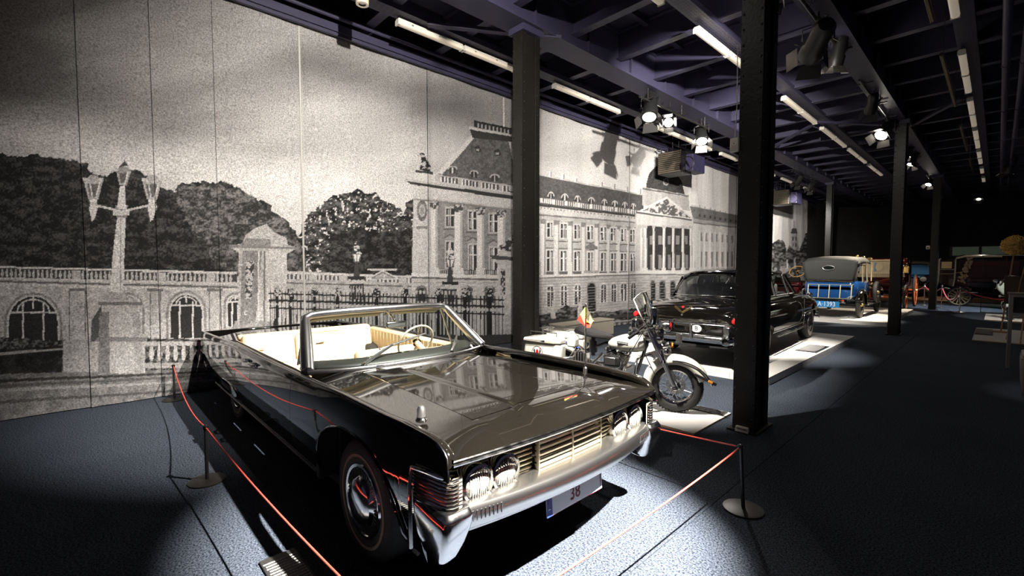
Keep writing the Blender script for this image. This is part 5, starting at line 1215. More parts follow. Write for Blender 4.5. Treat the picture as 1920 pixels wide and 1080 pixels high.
# rear window wrapping to the sides
def rw(t, s):
    a = Vector((-.36 + .42 * abs(t) ** 3, .80 * t, 1.12)); b = Vector((-.055 + .16 * abs(t) ** 3, .60 * t, 1.515 - .05 * abs(t) ** 2)); return tuple(a.lerp(b, s) + Vector((-.03, 0, .015)) * math.sin(PI * s))
lim_glass = mat('limousine_glass', (.10, .11, .12), .03, var=.2, coat=1, spec=1.0, alpha=.75)
rwo = MB().grid(rw, span(-.95, .95, 25), span(0, 1, 8)).build('rear_window', lim_glass, lim, smooth=80)
MB().tube([rw(t, 0) for t in span(-.97, .97, 25)] + [rw(.97, s) for s in span(.1, .9, 5)] + [rw(t, 1) for t in span(.97, -.97, 25)] + [rw(-.97, s) for s in span(.9, .1, 5)], .016, 8, closed=True).build('window_trim', chrome, rwo, smooth=70)
for s in (-1, 1):
    xs_ = [(.10, 1.10, .28, 1.47), (.98, 1.10, 1.0, 1.50), (1.05, 1.10, 1.07, 1.50), (1.92, 1.10, 1.88, 1.485), (2.02, 1.10, 1.95, 1.47), (2.42, 1.10, 2.08, 1.45)]
    for (xa, za, xb, zb_), (xc, zc, xd, zd) in ((xs_[0], xs_[1]), (xs_[2], xs_[3]), (xs_[4], xs_[5])):
        sg = MB().add([(xa, s * .80, za), (xc, s * .80, zc), (xd, s * .685, zd), (xb, s * .675, zb_)], [(0, 1, 2, 3)]).build('side_window', dark_glass, lim, smooth=0)
        MB().tube([(xa, s * .805, za), (xc, s * .805, zc), (xd, s * .69, zd), (xb, s * .68, zb_)], .011, 6, closed=True).build('window_frame', chrome_soft, sg)
    for x0, x1, w_ in ((1.015, 1.035, .06), (1.97, 1.915, .05), (2.50, 2.12, .07)):
        MB().tube([(x0, s * .795, 1.08), (x1, s * .68, 1.50)], w_ / 2, 8).build('pillar', black_paint, lim)
    MB().grid(lambda t, v: (lerp(-.02, .20, t) + v * lerp(.10, .12, t), s * lerp(.80, .655, v), lerp(1.08, 1.47, v)), [0, 1], span(0, 1, 5)).build('rear_pillar', black_paint, lim, smooth=60, solid=.03)
    # chrome: belt strip, side spear, rocker, fender skirts line
    MB().tube([(3.95, s * .985, .70), (2.6, s * 1.005, .67), (2.45, s * 1.008, .66), (2.42, s * 1.008, .60)], .012, 8).build('side_spear', chrome, lim, smooth=60)
    MB().tube([(2.42, s * 1.008, .98), (2.40, s * 1.010, .80), (2.44, s * 1.010, .60), (2.40, s * 1.006, .42)], .006, 6).build('door_gap', chrome_soft, lim)
    MB().tube([(.50, s * .99, .37), (3.0, s * .99, .37)], .018, 8).build('sill_trim', chrome, lim)
    MB().tube([(-.1, s * .812, 1.085), (2.5, s * .812, 1.085)], .010, 6).build('belt_trim', chrome, lim)
    tl = MB().lathe([(.05, 0), (.055, .02), (.04, .07), (.001, .09)], 16, T(-1.36, s * .86, .80) @ RY(-PI / 2)).build('tail_lamp', red_lens, lim)
    MB().lathe([(.058, -.02), (.062, .02), (.055, .03)], 16, T(-1.36, s * .86, .80) @ RY(-PI / 2)).build('lamp_ring', chrome, tl)
    MB().tube([(2.30, s * .98, 1.0), (2.34, s * 1.10, 1.06)], .010, 6).lathe([(.02, -.02), (.05, -.01), (.058, .01), (.05, .02)], 16, T(2.34, s * 1.12, 1.07) @ RY(-PI / 2)).build('wing_mirror', chrome, lim)
    hl = MB().lathe([(.06, -.1), (.11, -.04), (.115, .02), (.10, .03)], 20, T(4.20, s * .70, .78) @ AX).build('headlamp', chrome, lim)
    MB().lathe([(.10, .028), (.06, .05), (.001, .056)], 20, T(4.20, s * .70, .78) @ AX).build('lens', lens_mat, hl)
    # rear bumper pods with exhaust ports
    pod = MB().lathe([(.05, -.02), (.075, .0), (.088, .06), (.088, .26), (.06, .30)], 20, T(-1.62, s * .80, .50) @ AX).build('exhaust_pod', chrome, lim)
    MB().lathe([(.055, 0), (.05, .03), (.001, .035)], 18, T(-1.622, s * .80, .50) @ AX).build('exhaust_port', ink_black, pod)
    MB().box((-1.54, s * .80, .62), (.10, .12, .22)).build('bumper_guard', chrome, lim, bevel=.03, seg=3)
    MB().box((-1.575, s * .25, .60), (.08, .07, .26)).build('bumper_guard', chrome, lim, bevel=.025, seg=3)
MB().add([(2.46, -.76, 1.12), (2.46, .76, 1.12), (2.13, .64, 1.53), (2.13, -.64, 1.53)], [(0, 1, 2, 3)]).build('windscreen', dark_glass, lim, smooth=0)
MB().box((1.0, 0, .95), (2.6, 1.5, .2)).build('interior', mat('grey_cloth', (.25, .23, .2), .9), lim, smooth=0)
for x in (.35, 1.6): MB().box((x, 0, 1.12), (.16, 1.36, .4)).build('seat_back', MT['grey_cloth'], lim, bevel=.05)
pr_ = [(0, .56), (-.05, .55), (-.07, .50), (-.05, .45), (0, .44)]
bp_ = [(-1.30, -.97), (-1.45, -.93), (-1.50, -.8), (-1.52, -.4), (-1.53, 0), (-1.52, .4), (-1.50, .8), (-1.45, .93), (-1.30, .97)]
MB().loft([[(x + a, y, z) for a, z in pr_] for x, y in bp_], closed_ring=False).build('rear_bumper', chrome, lim, smooth=60, solid=.02)
MB().tube([(x - .055, y * .9, .735) for x, y in bp_[1:-1]], .008, 6).build('bumper_rail', chrome, lim)
fb = [(4.10, -.97), (4.30, -.93), (4.38, -.7), (4.42, 0), (4.38, .7), (4.30, .93), (4.10, .97)]
MB().loft([[(x - a, y, z) for a, z in pr_] for x, y in fb], closed_ring=False).build('front_bumper', chrome, lim, smooth=60, solid=.02)
gold = mat('gold_badge', (.80, .58, .25), .22, 1.0)
vb = MB()
for s in (-1, 1): vb.bar((-1.385, s * .0, .885), (-1.335, s * .150, .985), .03, .03, up=(1, 0, .3))
vb.build('v_badge', gold, lim, smooth=0, bevel=.003)
MB().prism([(-.022, .021), (.022, .021), (.024, .0), (0, -.024), (-.024, 0)], 0, .014, T(-1.345, 0, .975) @ RY(math.radians(-80)) @ RZ(-PI / 2)).build('crest', red_lens, lim, smooth=0, bevel=.004)
MB().lathe([(.014, 0), (.018, .012), (.001, .02)], 12, T(-1.385, 0, .845) @ RY(-PI / 2)).build('boot_lock', chrome, lim)
bo = MB().lathe([(.001, 0), (.092, 0), (.092, .008), (.001, .008)], 32, T(-1.60, -.34, .665) @ RY(-PI / 2) @ Matrix.Diagonal((.72, 1.0, 1, 1))).build('country_oval', ink_white, lim)
MB().lathe([(.093, 0), (.093, .010), (.084, .010), (.084, 0)], 32, T(-1.60, -.34, .665) @ RY(-PI / 2) @ Matrix.Diagonal((.72, 1.0, 1, 1))).build('oval_border', ink_black, bo)
letters('B', .10, ink_black, bo, T(-1.612, -.34, .665) @ RZ(-PI / 2) @ RX(PI / 2), 'country_letter')
MB().box((-1.60, -.05, .47), (.02, .11, .17)).build('tow_plate', chrome, lim, bevel=.01)
MB().tube([(-1.20, -.76, .30), (-.5, -.7, .28)], .03, 8).build('exhaust_pipe', black_metal, lim)
MB().box((1.2, 0, .33), (5.0, 1.5, .05)).build('underbody', ink_black, lim, smooth=0)
# ================================================================ blue touring car
platform('display_platform', 'low pale platform under the blue touring car', -6.6, -2.17, 16.95, 23.1, .12, 3, 3)
blue_paint = mat('royal_blue_paint', (.012, .07, .24), .12, var=.1, coat=1.0)
hood_cloth = mat('grey_hood_cloth', (.036, .036, .033), .75, var=.12, bump=.15, bscale=200)
def vintage_wheel(r, w, name, parent, loc, hubm, spm, nsp=12, rot=0):
    root = MB().lathe([(r - 2 * w * .48, -w * .4), (r - w * .5, -w * .5), (r - w * .1, -w * .38), (r, -w * .15), (r, w * .15), (r - w * .1, w * .38), (r - w * .5, w * .5), (r - 2 * w * .48, w * .4), (r - 2 * w * .48, -w * .4)], 32, RX(PI / 2)).build(name, rubber, parent, smooth=60)
    root.location = loc; root.rotation_euler = (0, 0, rot)
    ri = r - w * .95
    MB().lathe([(ri + .012, -w * .36), (ri + .012, w * .36), (ri - .02, w * .3), (ri - .02, -w * .3), (ri + .012, -w * .36)], 32, RX(PI / 2)).build('felloe', spm, root)
    sp = MB()
    for k in range(nsp): sp.bar(RY(2 * PI * k / nsp) @ Vector((.03, 0, 0)), RY(2 * PI * k / nsp) @ Vector((ri, 0, 0)), .022, .03)
    sp.build('spokes', spm, root, smooth=0)['kind'] = 'stuff'
    MB().lathe([(.001, -.09), (.03, -.085), (.045, -.05), (.06, 0), (.045, .05), (.03, .085), (.001, .09)], 16, RX(PI / 2)).build('hub', hubm, root)
    return root
def arc_fender(parent, xc, zc, r, a0, a1, y0, y1, m, name='mudguard', n=16):
    ps = [(y0, -.03), (y0, 0), (lerp(y0, y1, .25), .025), (lerp(y0, y1, .5), .032), (lerp(y0, y1, .75), .025), (y1, 0), (y1, -.03)]
    return MB().loft([[(xc + (r + h) * math.cos(a), y, zc + (r + h) * math.sin(a)) for y, h in ps] for a in span(math.radians(a0), math.radians(a1), n)], closed_ring=False).build(name, m, parent, smooth=60, solid=.008)
tour = empty('touring_car', (-3.70, 18.005, .12), PI / 2, 1.03); tag(tour, 'blue open touring car with raised grey hood and blue number plate', 'car')
def tub(x, w, zb_, zt_, roll=.05): return [(x, -w * .72, zb_), (x, -w * .95, zb_ + .12), (x, -w, zb_ + .3), (x, -w * .99, zt_ - .08), (x, -w * .95, zt_), (x, -w * .88, zt_ + .01), (x, w * .88, zt_ + .01), (x, w * .95, zt_), (x, w * .99, zt_ - .08), (x, w, zb_ + .3), (x, w * .95, zb_ + .12), (x, w * .72, zb_)]
MB().loft([tub(x, w, a, b) for x, w, a, b in ((-.62, .52, .66, .96), (-.60, .60, .60, 1.08), (-.5, .67, .56, 1.12), (-.2, .72, .54, 1.13), (.6, .73, .52, 1.10), (1.4, .70, .52, 1.08), (1.9, .60, .54, 1.10), (2.0, .42, .58, 1.06), (2.95, .34, .60, .98), (3.0, .30, .62, .94))]).build('body', blue_paint, tour, smooth=60, bevel=.01)
MB().box((3.02, 0, .76), (.08, .56, .48)).build('radiator', brass, tour, bevel=.02)
# raised hood
def hood_ring(x, w, z0, z1): return [(x, -w, z0), (x, -w * .985, z1 - .12), (x, -w * .9, z1 - .03), (x, -w * .5, z1), (x, 0, z1 + .012), (x, w * .5, z1), (x, w * .9, z1 - .03), (x, w * .985, z1 - .12), (x, w, z0)]
hd = MB().loft([hood_ring(x, w, a, b) for x, w, a, b in ((-.66, .71, 1.64, 1.76), (-.4, .715, 1.64, 1.87), (.2, .70, 1.68, 1.905), (1.0, .69, 1.70, 1.90), (1.7, .66, 1.66, 1.84))], closed_ring=False).build('folding_hood', hood_cloth, tour, smooth=60, solid=.015)
MB().grid(lambda t, s: (lerp(-.66, -.60, s) - .03 * math.sin(PI * s), t * lerp(.725, .60, s ** 1.3), lerp(1.80 - .07 * abs(t) ** 3, 1.13 + .02 * t * t, s)), span(-1, 1, 17), span(0, 1, 9)).build('rear_curtain', hood_cloth, hd, smooth=70, solid=.012)
for s in (-1, 1):
    MB().grid(lambda t, v: (lerp(-.66, lerp(-.60, -.30, t), v) + t * .36 * (1 - v), s * lerp(.72, .63, v), lerp(1.74, 1.13, v)), span(0, 1, 4), span(0, 1, 6)).build('side_curtain', hood_cloth, hd, smooth=70, solid=.01)
    for xa, xb in ((.3, .15), (1.0, .8), (1.68, 1.75)): MB().tube([(xa, s * .70, 1.10), (xb, s * .69, 1.72)], .016, 6).build('hood_stick', mat('ash_wood', (.55, .42, .26), .5), hd)
MB().tube([(-.70, .155 * math.cos(a), 1.545 + .068 * math.sin(a)) for a in span(0, 2 * PI * 23 / 24, 24)], .012, 6, closed=True).build('oval_window_frame', chrome_soft, hd, smooth=80)
MB().lathe([(.001, 0), (.15, 0)], 24, T(-.697, 0, 1.545) @ RY(-PI / 2) @ Matrix.Diagonal((.43, 1, 1, 1))).build('oval_pane', dark_glass, hd)
st_ = MB()
for k in range(9): st_.ball((-.625, -.56 + k * .14, 1.16), .010, 8)
st_.build('hood_studs', chrome, hd)['kind'] = 'stuff'
MB().tube([(-.64, -.60, 1.12), (-.65, 0, 1.135), (-.64, .60, 1.12)], .010, 6).build('body_rim', brass, tour)
# luggage rack
lr = empty('luggage_rack'); lr.parent = tour
pale_brass = mat('pale_brass', (.74, .68, .38), .3, .8)
for a, b in (((-.78, -.62, 1.03), (-.78, .50, 1.03)), ((-.86, -.62, .62), (-.86, .50, .62)), ((-.78, -.62, 1.03), (-.86, -.62, .62)), ((-.78, .50, 1.03), (-.86, .50, .62)), ((-.78, -.34, 1.03), (-.86, -.34, .62)), ((-.78, -.06, 1.03), (-.86, -.06, .62)), ((-.78, .22, 1.03), (-.86, .22, .62))):
    MB().bar(a, b, .026, .02).build('rack_bar', pale_brass, lr, smooth=0, bevel=.004)
for y in (-.62, .50): MB().tube([(-.78, y, 1.03), (-.6, y, 1.04)], .014, 6).build('rack_stay', pale_brass, lr)
MB().box((-.56, 0, .52), (.2, .9, .12)).build('fuel_tank', black_paint, tour, bevel=.03)
np_ = MB().box((-.80, -.0, .425), (.012, .66, .19)).build('number_plate', mat('plate_cobalt', (.02, .20, .48), .4, var=.04), tour, smooth=0, bevel=.004)
letters('A\u00b71393', .20, ink_white, np_, T(-.808, 0, .425) @ RZ(-PI / 2) @ RX(PI / 2), 'plate_number', sx=.80)
MB().tube([(-.80, 0, .5), (-.6, 0, .55)], .012, 6).build('plate_bracket', black_metal, tour)
tlm = MB().lathe([(.02, -.05), (.035, -.03), (.035, .04), (.02, .05)], 12, T(-.82, -.42, .56) @ AX).build('tail_lamp', brass, tour)
MB().lathe([(.03, 0), (.001, .01)], 12, T(-.87, -.42, .56) @ RY(-PI / 2)).build('lens', red_lens, tlm)
wheel_paint = mat('dark_wheel', (.03, .03, .035), .4)
for x in (0, 2.9):
    for s in (-1, 1): vintage_wheel(.40, .125, 'wheel', tour, (x, s * .70, .40), brass, wheel_paint)
for s in (-1, 1):
    arc_fender(tour, 0, .42, .44, -5, 165, s * .60, s * .82, black_paint); arc_fender(tour, 2.9, .42, .44, 10, 170, s * .60, s * .82, black_paint)
    MB().box((1.45, s * .76, .38), (2.1, .2, .03)).build('running_board', black_metal, tour, bevel=.006)
    hdl = MB().lathe([(.03, -.08), (.09, -.03), (.11, .05), (.10, .06)], 18, T(2.95, s * .5, .92) @ AX).build('headlamp', brass, tour)
    MB().lathe([(.10, .05), (.05, .07), (.001, .075)], 18, T(2.95, s * .5, .92) @ AX).build('lens', lens_mat, hdl)
sw_ = vintage_wheel(.36, .13, 'spare_wheel', tour, (1.75, -.84, .74), brass, wheel_paint, 12)
MB().tube([(1.9, -.5, 1.1), (1.86, -.5, 1.62), (1.86, .5, 1.62), (1.9, .5, 1.1)], .014, 6).build('windscreen_frame', brass, tour)
MB().add([(1.9, -.5, 1.12), (1.9, .5, 1.12), (1.865, .5, 1.6), (1.865, -.5, 1.6)], [(0, 1, 2, 3)]).build('windscreen', glass, tour, smooth=0)
for x in (.1, 1.1): MB().box((x, 0, 1.08), (.18, 1.2, .3)).build('seat_back', black_leather, tour, bevel=.04)
MB().box((1.0, 0, .47), (3.6, .6, .08)).build('chassis', black_metal, tour, smooth=0)
for x in (0, 2.9): MB().tube([(x, -.7, .40), (x, .7, .40)], .035, 8).build('axle', black_metal, tour)
# ================================================================ veteran car with wooden steering wheel
vet = empty('veteran_car', (-5.55, 20.1, .12), PI / 2, 1.0); tag(vet, 'dark red veteran car with wooden steering wheel left of the blue touring car', 'car')
maroon = mat('maroon_paint', (.06, .007, .007), .15, coat=.9)
MB().loft([tub(x, w, a, b) for x, w, a, b in ((-.5, .42, .62, .95), (-.35, .50, .6, 1.05), (.35, .50, .6, .98), (.5, .46, .6, .86), (1.1, .34, .6, .90), (1.55, .30, .62, .88))]).build('body', maroon, vet, smooth=60, bevel=.01)
MB().box((-.05, 0, 1.04), (.5, .86, .12)).box((-.32, 0, 1.12), (.14, .88, .2)).build('bench_seat', black_leather, vet, bevel=.05, seg=3)
SWM = T(.42, -.12, 1.44) @ RY(math.radians(-52))
vs = MB().tube([SWM @ Vector((.26 * math.cos(a), .26 * math.sin(a), 0)) for a in span(0, 2 * PI * 23 / 24, 24)], .019, 8, closed=True).build('steering_wheel', mat('honey_wood', (.62, .36, .13), .35, var=.2), vet, smooth=80)
for k in range(4): MB().tube([SWM @ Vector((.03 * math.cos(k * PI / 2), .03 * math.sin(k * PI / 2), 0)), SWM @ Vector((.255 * math.cos(k * PI / 2), .255 * math.sin(k * PI / 2), 0))], .012, 6).build('spoke', brass, vs)
MB().tube([SWM @ Vector((0, 0, .02)), SWM @ Vector((0, 0, -.7))], .022, 8).lathe([(.05, -.02), (.05, .02), (.01, .03)], 14, SWM).build('steering_column', brass, vet)
for x in (0, 1.75):
    for s in (-1, 1): vintage_wheel(.40, .09, 'wheel', vet, (x, s * .62, .40), brass, maroon, 12)
for s in (-1, 1):
    arc_fender(vet, 0, .42, .44, 20, 150, s * .54, s * .70, maroon); arc_fender(vet, 1.75, .42, .44, 20, 150, s * .54, s * .70, maroon)
    la = MB().lathe([(.03, -.08), (.08, -.04), (.09, .05), (.08, .06)], 16, T(.75, s * .56, 1.02) @ AX).build('side_lamp', brass, vet)
    MB().lathe([(.04, .06), (.03, .12), (.05, .14)], 12, T(.75, s * .56, 1.02)).build('lamp_chimney', brass, la)
    MB().tube([(.5, s * .46, .9), (.62, s * .5, 1.15), (.60, s * .5, 1.3)], .012, 6).build('hand_lever', brass, vet)
MB().box((1.58, 0, .74), (.07, .5, .44)).build('radiator', brass, vet, bevel=.02)
MB().box((.7, 0, .5), (2.4, .6, .08)).build('chassis', black_metal, vet, smooth=0)
for x in (0, 1.75): MB().tube([(x, -.62, .40), (x, .62, .40)], .03, 8).build('axle', black_metal, vet)
# ================================================================ state coach with fringed coachman's seat
coach = empty('state_coach', (-3.25, 24.6, 0), PI / 2, 1.0); tag(coach, 'gilded state coach with fringed coachman seat and orange wheels behind the blue touring car', 'carriage')
orange_red = mat('coach_vermilion', (.62, .13, .03), .3, coat=.6)
hammer = mat('hammercloth_cream', (.72, .60, .38), .85, var=.2, scale=25, bump=.3, bscale=80); hammer_b = mat('hammercloth_blue', (.20, .32, .48), .85)
hc_ = MB().loft([[(-1.35 - a, -.62 - a * .3, z), (-.55 + a, -.62 - a * .3, z), (-.55 + a, .62 + a * .3, z), (-1.35 - a, .62 + a * .3, z)] for z, a in ((1.46, .10), (1.62, .06), (1.9, .0), (1.98, -.04))]).build('coachman_seat', hammer, coach, bevel=.03)
for y in (-.52, .0, .52): MB().box((-1.43, y + .13, 1.74), (.03, .07, .36), ry=math.radians(12)).build('cloth_panel', hammer_b, hc_, bevel=.01)
MB().lathe([(.001, 0), (.12, 0), (.12, .012), (.001, .012)], 20, T(-1.46, 0, 1.74) @ RY(-PI / 2) @ Matrix.Diagonal((1.4, 1, 1, 1))).build('coat_of_arms', hammer, hc_)
MB().box((-.95, 0, 2.0), (.86, 1.3, .05)).build('seat_pad', hammer, hc_, bevel=.02)
fg = MB()
for k in range(44): fg.tube([(-1.46, -.66 + k * .031, 1.48), (-1.47, -.66 + k * .031, 1.33)], [.010, .014], 5)
for k in range(28): fg.tube([(-1.45 + k * .036, -.665, 1.48), (-1.45 + k * .036, -.675, 1.33)], [.010, .014], 5)
fg.build('fringe', hammer, hc_, smooth=60)['kind'] = 'stuff'
MB().ball((-1.3, .55, 2.10), (.10, .08, .09)).ball((-1.28, .75, 2.16), (.07, .06, .08)).ball((-1.25, .35, 2.08), (.1, .1, .05)).build('gilt_carving', gold, coach)
cbod = MB().loft([tub(x, w, a, b) for x, w, a, b in ((.2, .60, 1.0, 1.9), (.35, .68, .85, 2.1), (1.6, .68, .85, 2.1), (1.75, .60, 1.0, 1.9))]).build('coach_body', maroon, coach, smooth=50)
MB().box((.97, -.69, 1.65), (.6, .02, .5)).build('door_window', dark_glass, cbod, smooth=0)
for x, r in ((-.95, .52), (2.0, .72)):
    for s in (-1, 1): vintage_wheel(r, .07, 'wheel', coach, (x, s * .78, r), gold, orange_red, 14)
for s in (-1, 1):
    MB().tube([(-1.6, s * .4, .95), (-1.0, s * .42, 1.15), (0, s * .42, .95), (1.2, s * .42, .8), (2.3, s * .42, 1.1)], .05, 8).build('carriage_beam', orange_red, coach)
    ln = MB().box((-.35, s * .72, 1.62), (.16, .16, .26)).build('coach_lamp', gold, coach, bevel=.02); MB().lathe([(.07, .13), (.02, .24), (.03, .26), (.001, .30)], 10, T(-.35, s * .72, 1.62)).build('lamp_crown', gold, ln)
MB().ball((-1.55, -.45, 1.2), (.16, .10, .09)).ball((-1.66, -.45, 1.27), (.08, .06, .08)).build('dolphin_carving', orange_red, coach)
for x in (-.95, 2.0): MB().tube([(x, -.78, .52 if x < 0 else .72), (x, .78, .52 if x < 0 else .72)], .04, 8).build('axle', orange_red, coach)
# ================================================================ blue saloon under the lamps at the back
bsal = empty('vintage_saloon', (-3.15, 33.2, 0), -PI / 2, 1.0); tag(bsal, 'dark vintage saloon with a blue sheen at the back behind the red rope', 'car')
MB().loft([tub(x, w, a, b) for x, w, a, b in ((-2.4, .66, .5, 1.1), (-2.2, .74, .48, 1.25), (0, .76, .46, 1.2), (.15, .5, .5, 1.15), (1.2, .36, .5, 1.08), (1.25, .3, .55, 1.0))]).build('body', black_paint, bsal, smooth=50, bevel=.01)
MB().loft([hood_ring(x, w, 1.18, b) for x, w, b in ((-2.2, .68, 1.75), (-1.9, .70, 1.92), (-.3, .70, 1.92), (.05, .66, 1.80))], closed_ring=False).build('roof', mat('tan_roof', (.30, .22, .14), .6), bsal, smooth=50, solid=.03)
MB().add([(.12, -.62, 1.2), (.12, .62, 1.2), (.04, .6, 1.74), (.04, -.6, 1.74)], [(0, 1, 2, 3)]).build('windscreen', mat('painted_reflection_glass', (.04, .12, .22), .05, coat=1), bsal, smooth=0)  # blue reflection on the windscreen is painted as its base colour
for x in (-1.9, .95):
    for s in (-1, 1): vintage_wheel(.40, .12, 'wheel', bsal, (x, s * .70, .40), chrome_soft, wheel_paint)
for s in (-1, 1):
    arc_fender(bsal, .95, .42, .44, -10, 165, s * .58, s * .84, black_paint); arc_fender(bsal, -1.9, .42, .44, 10, 175, s * .58, s * .84, black_paint)
    hl_ = MB().lathe([(.03, -.12), (.12, -.04), (.14, .05), (.13, .06)], 18, T(1.15, s * .48, .98) @ AX).build('headlamp', chrome, bsal); MB().lathe([(.13, .05), (.07, .08), (.001, .09)], 18, T(1.15, s * .48, .98) @ AX).build('lens', lens_mat, hl_)
MB().box((1.27, 0, .78), (.06, .52, .5)).build('radiator', chrome, bsal, bevel=.03)
MB().tube([(1.5, -.75, .5), (1.5, .75, .5)], .03, 8).build('front_bumper', chrome, bsal)
MB().box((-.5, 0, .44), (3.4, .7, .08)).build('chassis', black_metal, bsal, smooth=0)
tag(MB().box((-3.2, 33.0, .06), (3.4, 6.2, .118)).build('display_platform', mat('oak_platform', (.26, .13, .06), .5, var=.2), smooth=0, bevel=.01), 'brown platform under the dark saloon at the back', 'platform')
bsal.location.z = .12
# ================================================================ landau with open door and garland
lan = empty('landau', (-.10, 28.9, 0), 0, 1.0); tag(lan, 'dark maroon carriage with open door, flower garland and red interior', 'carriage')
cream_edge = mat('cream_edge', (.62, .52, .34), .45); red_silk = mat('red_interior', (.035, .004, .006), .55, var=.2)
brown_lac = mat('umber_lacquer', (.035, .018, .012), .15, coat=.8)
MB().loft([[(x, y0, zlo), (x, y1, zlo), (x, y1, zhi), (x, y0, zhi)] for x, y0, y1, zlo, zhi in ((-1.25, -.5, .7, 1.15, 1.95), (-1.1, -.5, .75, .85, 2.12), (.9, -.5, .75, .85, 2.10), (1.1, -.5, .7, 1.1, 1.95))]).build('carriage_body', brown_lac, lan, smooth=40, bevel=.03)
rf = MB().loft([[(x, -.62, z), (x, .85, z), (x, .8, z + .10), (x, 0.1, z + .15), (x, -.55, z + .10)] for x, z in ((-1.2, 2.08), (-1.0, 2.14), (.9, 2.12), (1.15, 2.06))]).build('roof', brown_lac, lan, smooth=50)
MB().tube([(-1.2, -.64, 2.12), (-.9, -.64, 2.20), (.2, -.64, 2.19)], .045, 8).build('roof_moulding', cream_edge, rf)
MB().box((-.05, -.515, 1.62), (1.5, .02, .75)).build('interior_lining', red_silk, lan, smooth=0)
MB().box((-.05, -.53, 1.86), (1.5, .03, .16)).build('red_valance', mat('red_valance', (.07, .006, .008), .7), lan, bevel=.008)
MB().box((0, -.56, 1.16), (1.4, .1, .16)).build('seat_cushion', red_silk, lan, bevel=.04)
MB().box((0, -.55, 1.0), (1.6, .06, .12)).build('door_sill', black_paint, lan, bevel=.01)
# door swung open
dr = empty('carriage_door'); dr.parent = lan
MB().loft([[(-1.75, y, z) for y, z in ((-.52, 1.0), (-.52, 2.05))], [(-1.25, y, z) for y, z in ((-.52, .85), (-.52, 2.1))]], closed_ring=False).build('door_leaf', brown_lac, dr, smooth=0, solid=.04)
MB().box((-1.5, -.56, 1.82), (.34, .03, .30)).build('door_pane', mat('glowing_blind', (.55, .40, .18), .6, emit=.05), dr, bevel=.005)  # faint glow given to the blind, which is no lamp
for px in (-1.77, -1.24): MB().tube([(px - .02, -.56, .88), (px + .02, -.56, 1.15), (px + .03, -.56, 1.6), (px + .03, -.56, 2.08), (px + .08, -.56, 2.12)], .028, 6).build('door_edge', cream_edge, dr)
MB().tube([(-1.75, -.57, 1.62), (-1.25, -.57, 1.62)], .016, 6).build('door_rail', cream_edge, dr); MB().tube([(-1.72, -.57, 1.42), (-1.3, -.6, 1.43), (-.9, -.6, 1.55)], .010, 6).build('strap', cream_edge, dr)
# garland
ga = empty('garland'); ga.parent = lan
petal = mat('dried_petal', (.50, .36, .22), .8, var=.4, scale=40)
rg_ = random.Random(5); pet = None
for k in range(46):
    t_ = k / 45; x = -.72 - .30 * math.sin(t_ * 1.2) + rg_.uniform(-.10, .10); z = 2.14 - 1.05 * t_ + rg_.uniform(-.05, .05)
    if pet is None: o = pet = MB().ball((0, 0, 0), (.055, .04, .035), 8).ball((.03, 0, .03), (.03, .03, .04), 6).build('blossom', petal, ga)
    else: o = pet.copy(); COL.objects.link(o)
    o.location = (x, -.64 + rg_.uniform(-.05, .03), z); o.rotation_euler = (rg_.uniform(0, 3), rg_.uniform(0, 3), rg_.uniform(0, 3)); sc_ = rg_.uniform(.7, 1.3); o.scale = (sc_,) * 3
for x, r in ((-1.05, .43), (1.15, .62)):
    for y in (-.55, .85): vintage_wheel(r, .07, 'wheel', lan, (x, y, r), cream_edge, mat('tan_spokes', (.34, .27, .16), .5) if x < 0 else brown_lac, 14)
for x, r in ((-1.05, .43), (1.15, .62)): MB().tube([(x, -.55, r), (x, .85, r)], .035, 8).build('axle', brown_lac, lan)
MB().tube([(-1.6, .1, .75), (-.8, .1, .62), (0, .1, .60), (1.4, .1, .8)], .05, 8).build('perch', brown_lac, lan)
MB().box((-.75, -.62, .62), (.55, .12, .03)).build('step', chrome_soft, lan, bevel=.006)
for y in (-.45, .7): MB().tube([(-1.35, y, .70), (-1.05, y, .58), (-.7, y, .72), (-1.0, y, .85)], .018, 6).build('leaf_spring', cream_edge, lan)
lp = MB().box((1.12, -.66, 1.45), (.12, .12, .22)).build('carriage_lamp', brass, lan, bevel=.01); MB().lathe([(.06, .11), (.02, .2), (.001, .22)], 10, T(1.12, -.66, 1.45)).build('lamp_top', brass, lp)
tag(MB().box((1.2, 31.6, .12), (4.6, .5, .22)).build('kickboard', mat('ochre_kick', (.30, .20, .08), .6), smooth=0, bevel=.02), 'low ochre ledge on the floor behind the maroon carriage', 'ledge')
# ================================================================ mint motorcycle at the right edge
mint = copy_tree(moto); mint.name = 'mint_motorcycle'
mint.location = (.78, 23.3, .030); mint.rotation_euler = (0, 0, math.radians(-110))
tag(mint, 'pale mint motorcycle with fairing half hidden behind the easel', 'motorcycle')
mint_paint = mat('mint_paint', (.50, .58, .50), .2, coat=.6)
def repaint(o):
    if o.type == 'MESH' and o.data.materials and o.data.materials[0] == ivory_paint:
        o.data = o.data.copy(); o.data.materials[0] = mint_paint
    for c in o.children: repaint(c)
repaint(mint)
for c in list(mint.children):
    if c.name.startswith('windscreen'): wsc = c
MB().grid(lambda u, v: tuple(Vector(wsm(u * 1.1, v * .8 - .25)) + Vector((.06, 0, 0))), span(-1, 1, 13), span(0, 1, 8)).build('fairing', mint_paint, mint, smooth=70, solid=.012)
board('display_board', 'white board on the floor under the easels', -.37, 1.6, 15.3, 18.45, .022)
board('display_board', 'farther white board under the mint motorcycle', -.26, 1.5, 21.5, 24.2, .022)
info_panel('info_panel', 'dark text panel on the white board beside the easel', (-.2, 17.3, .0225), (.32, 1.5), 0, 0, 12, False)
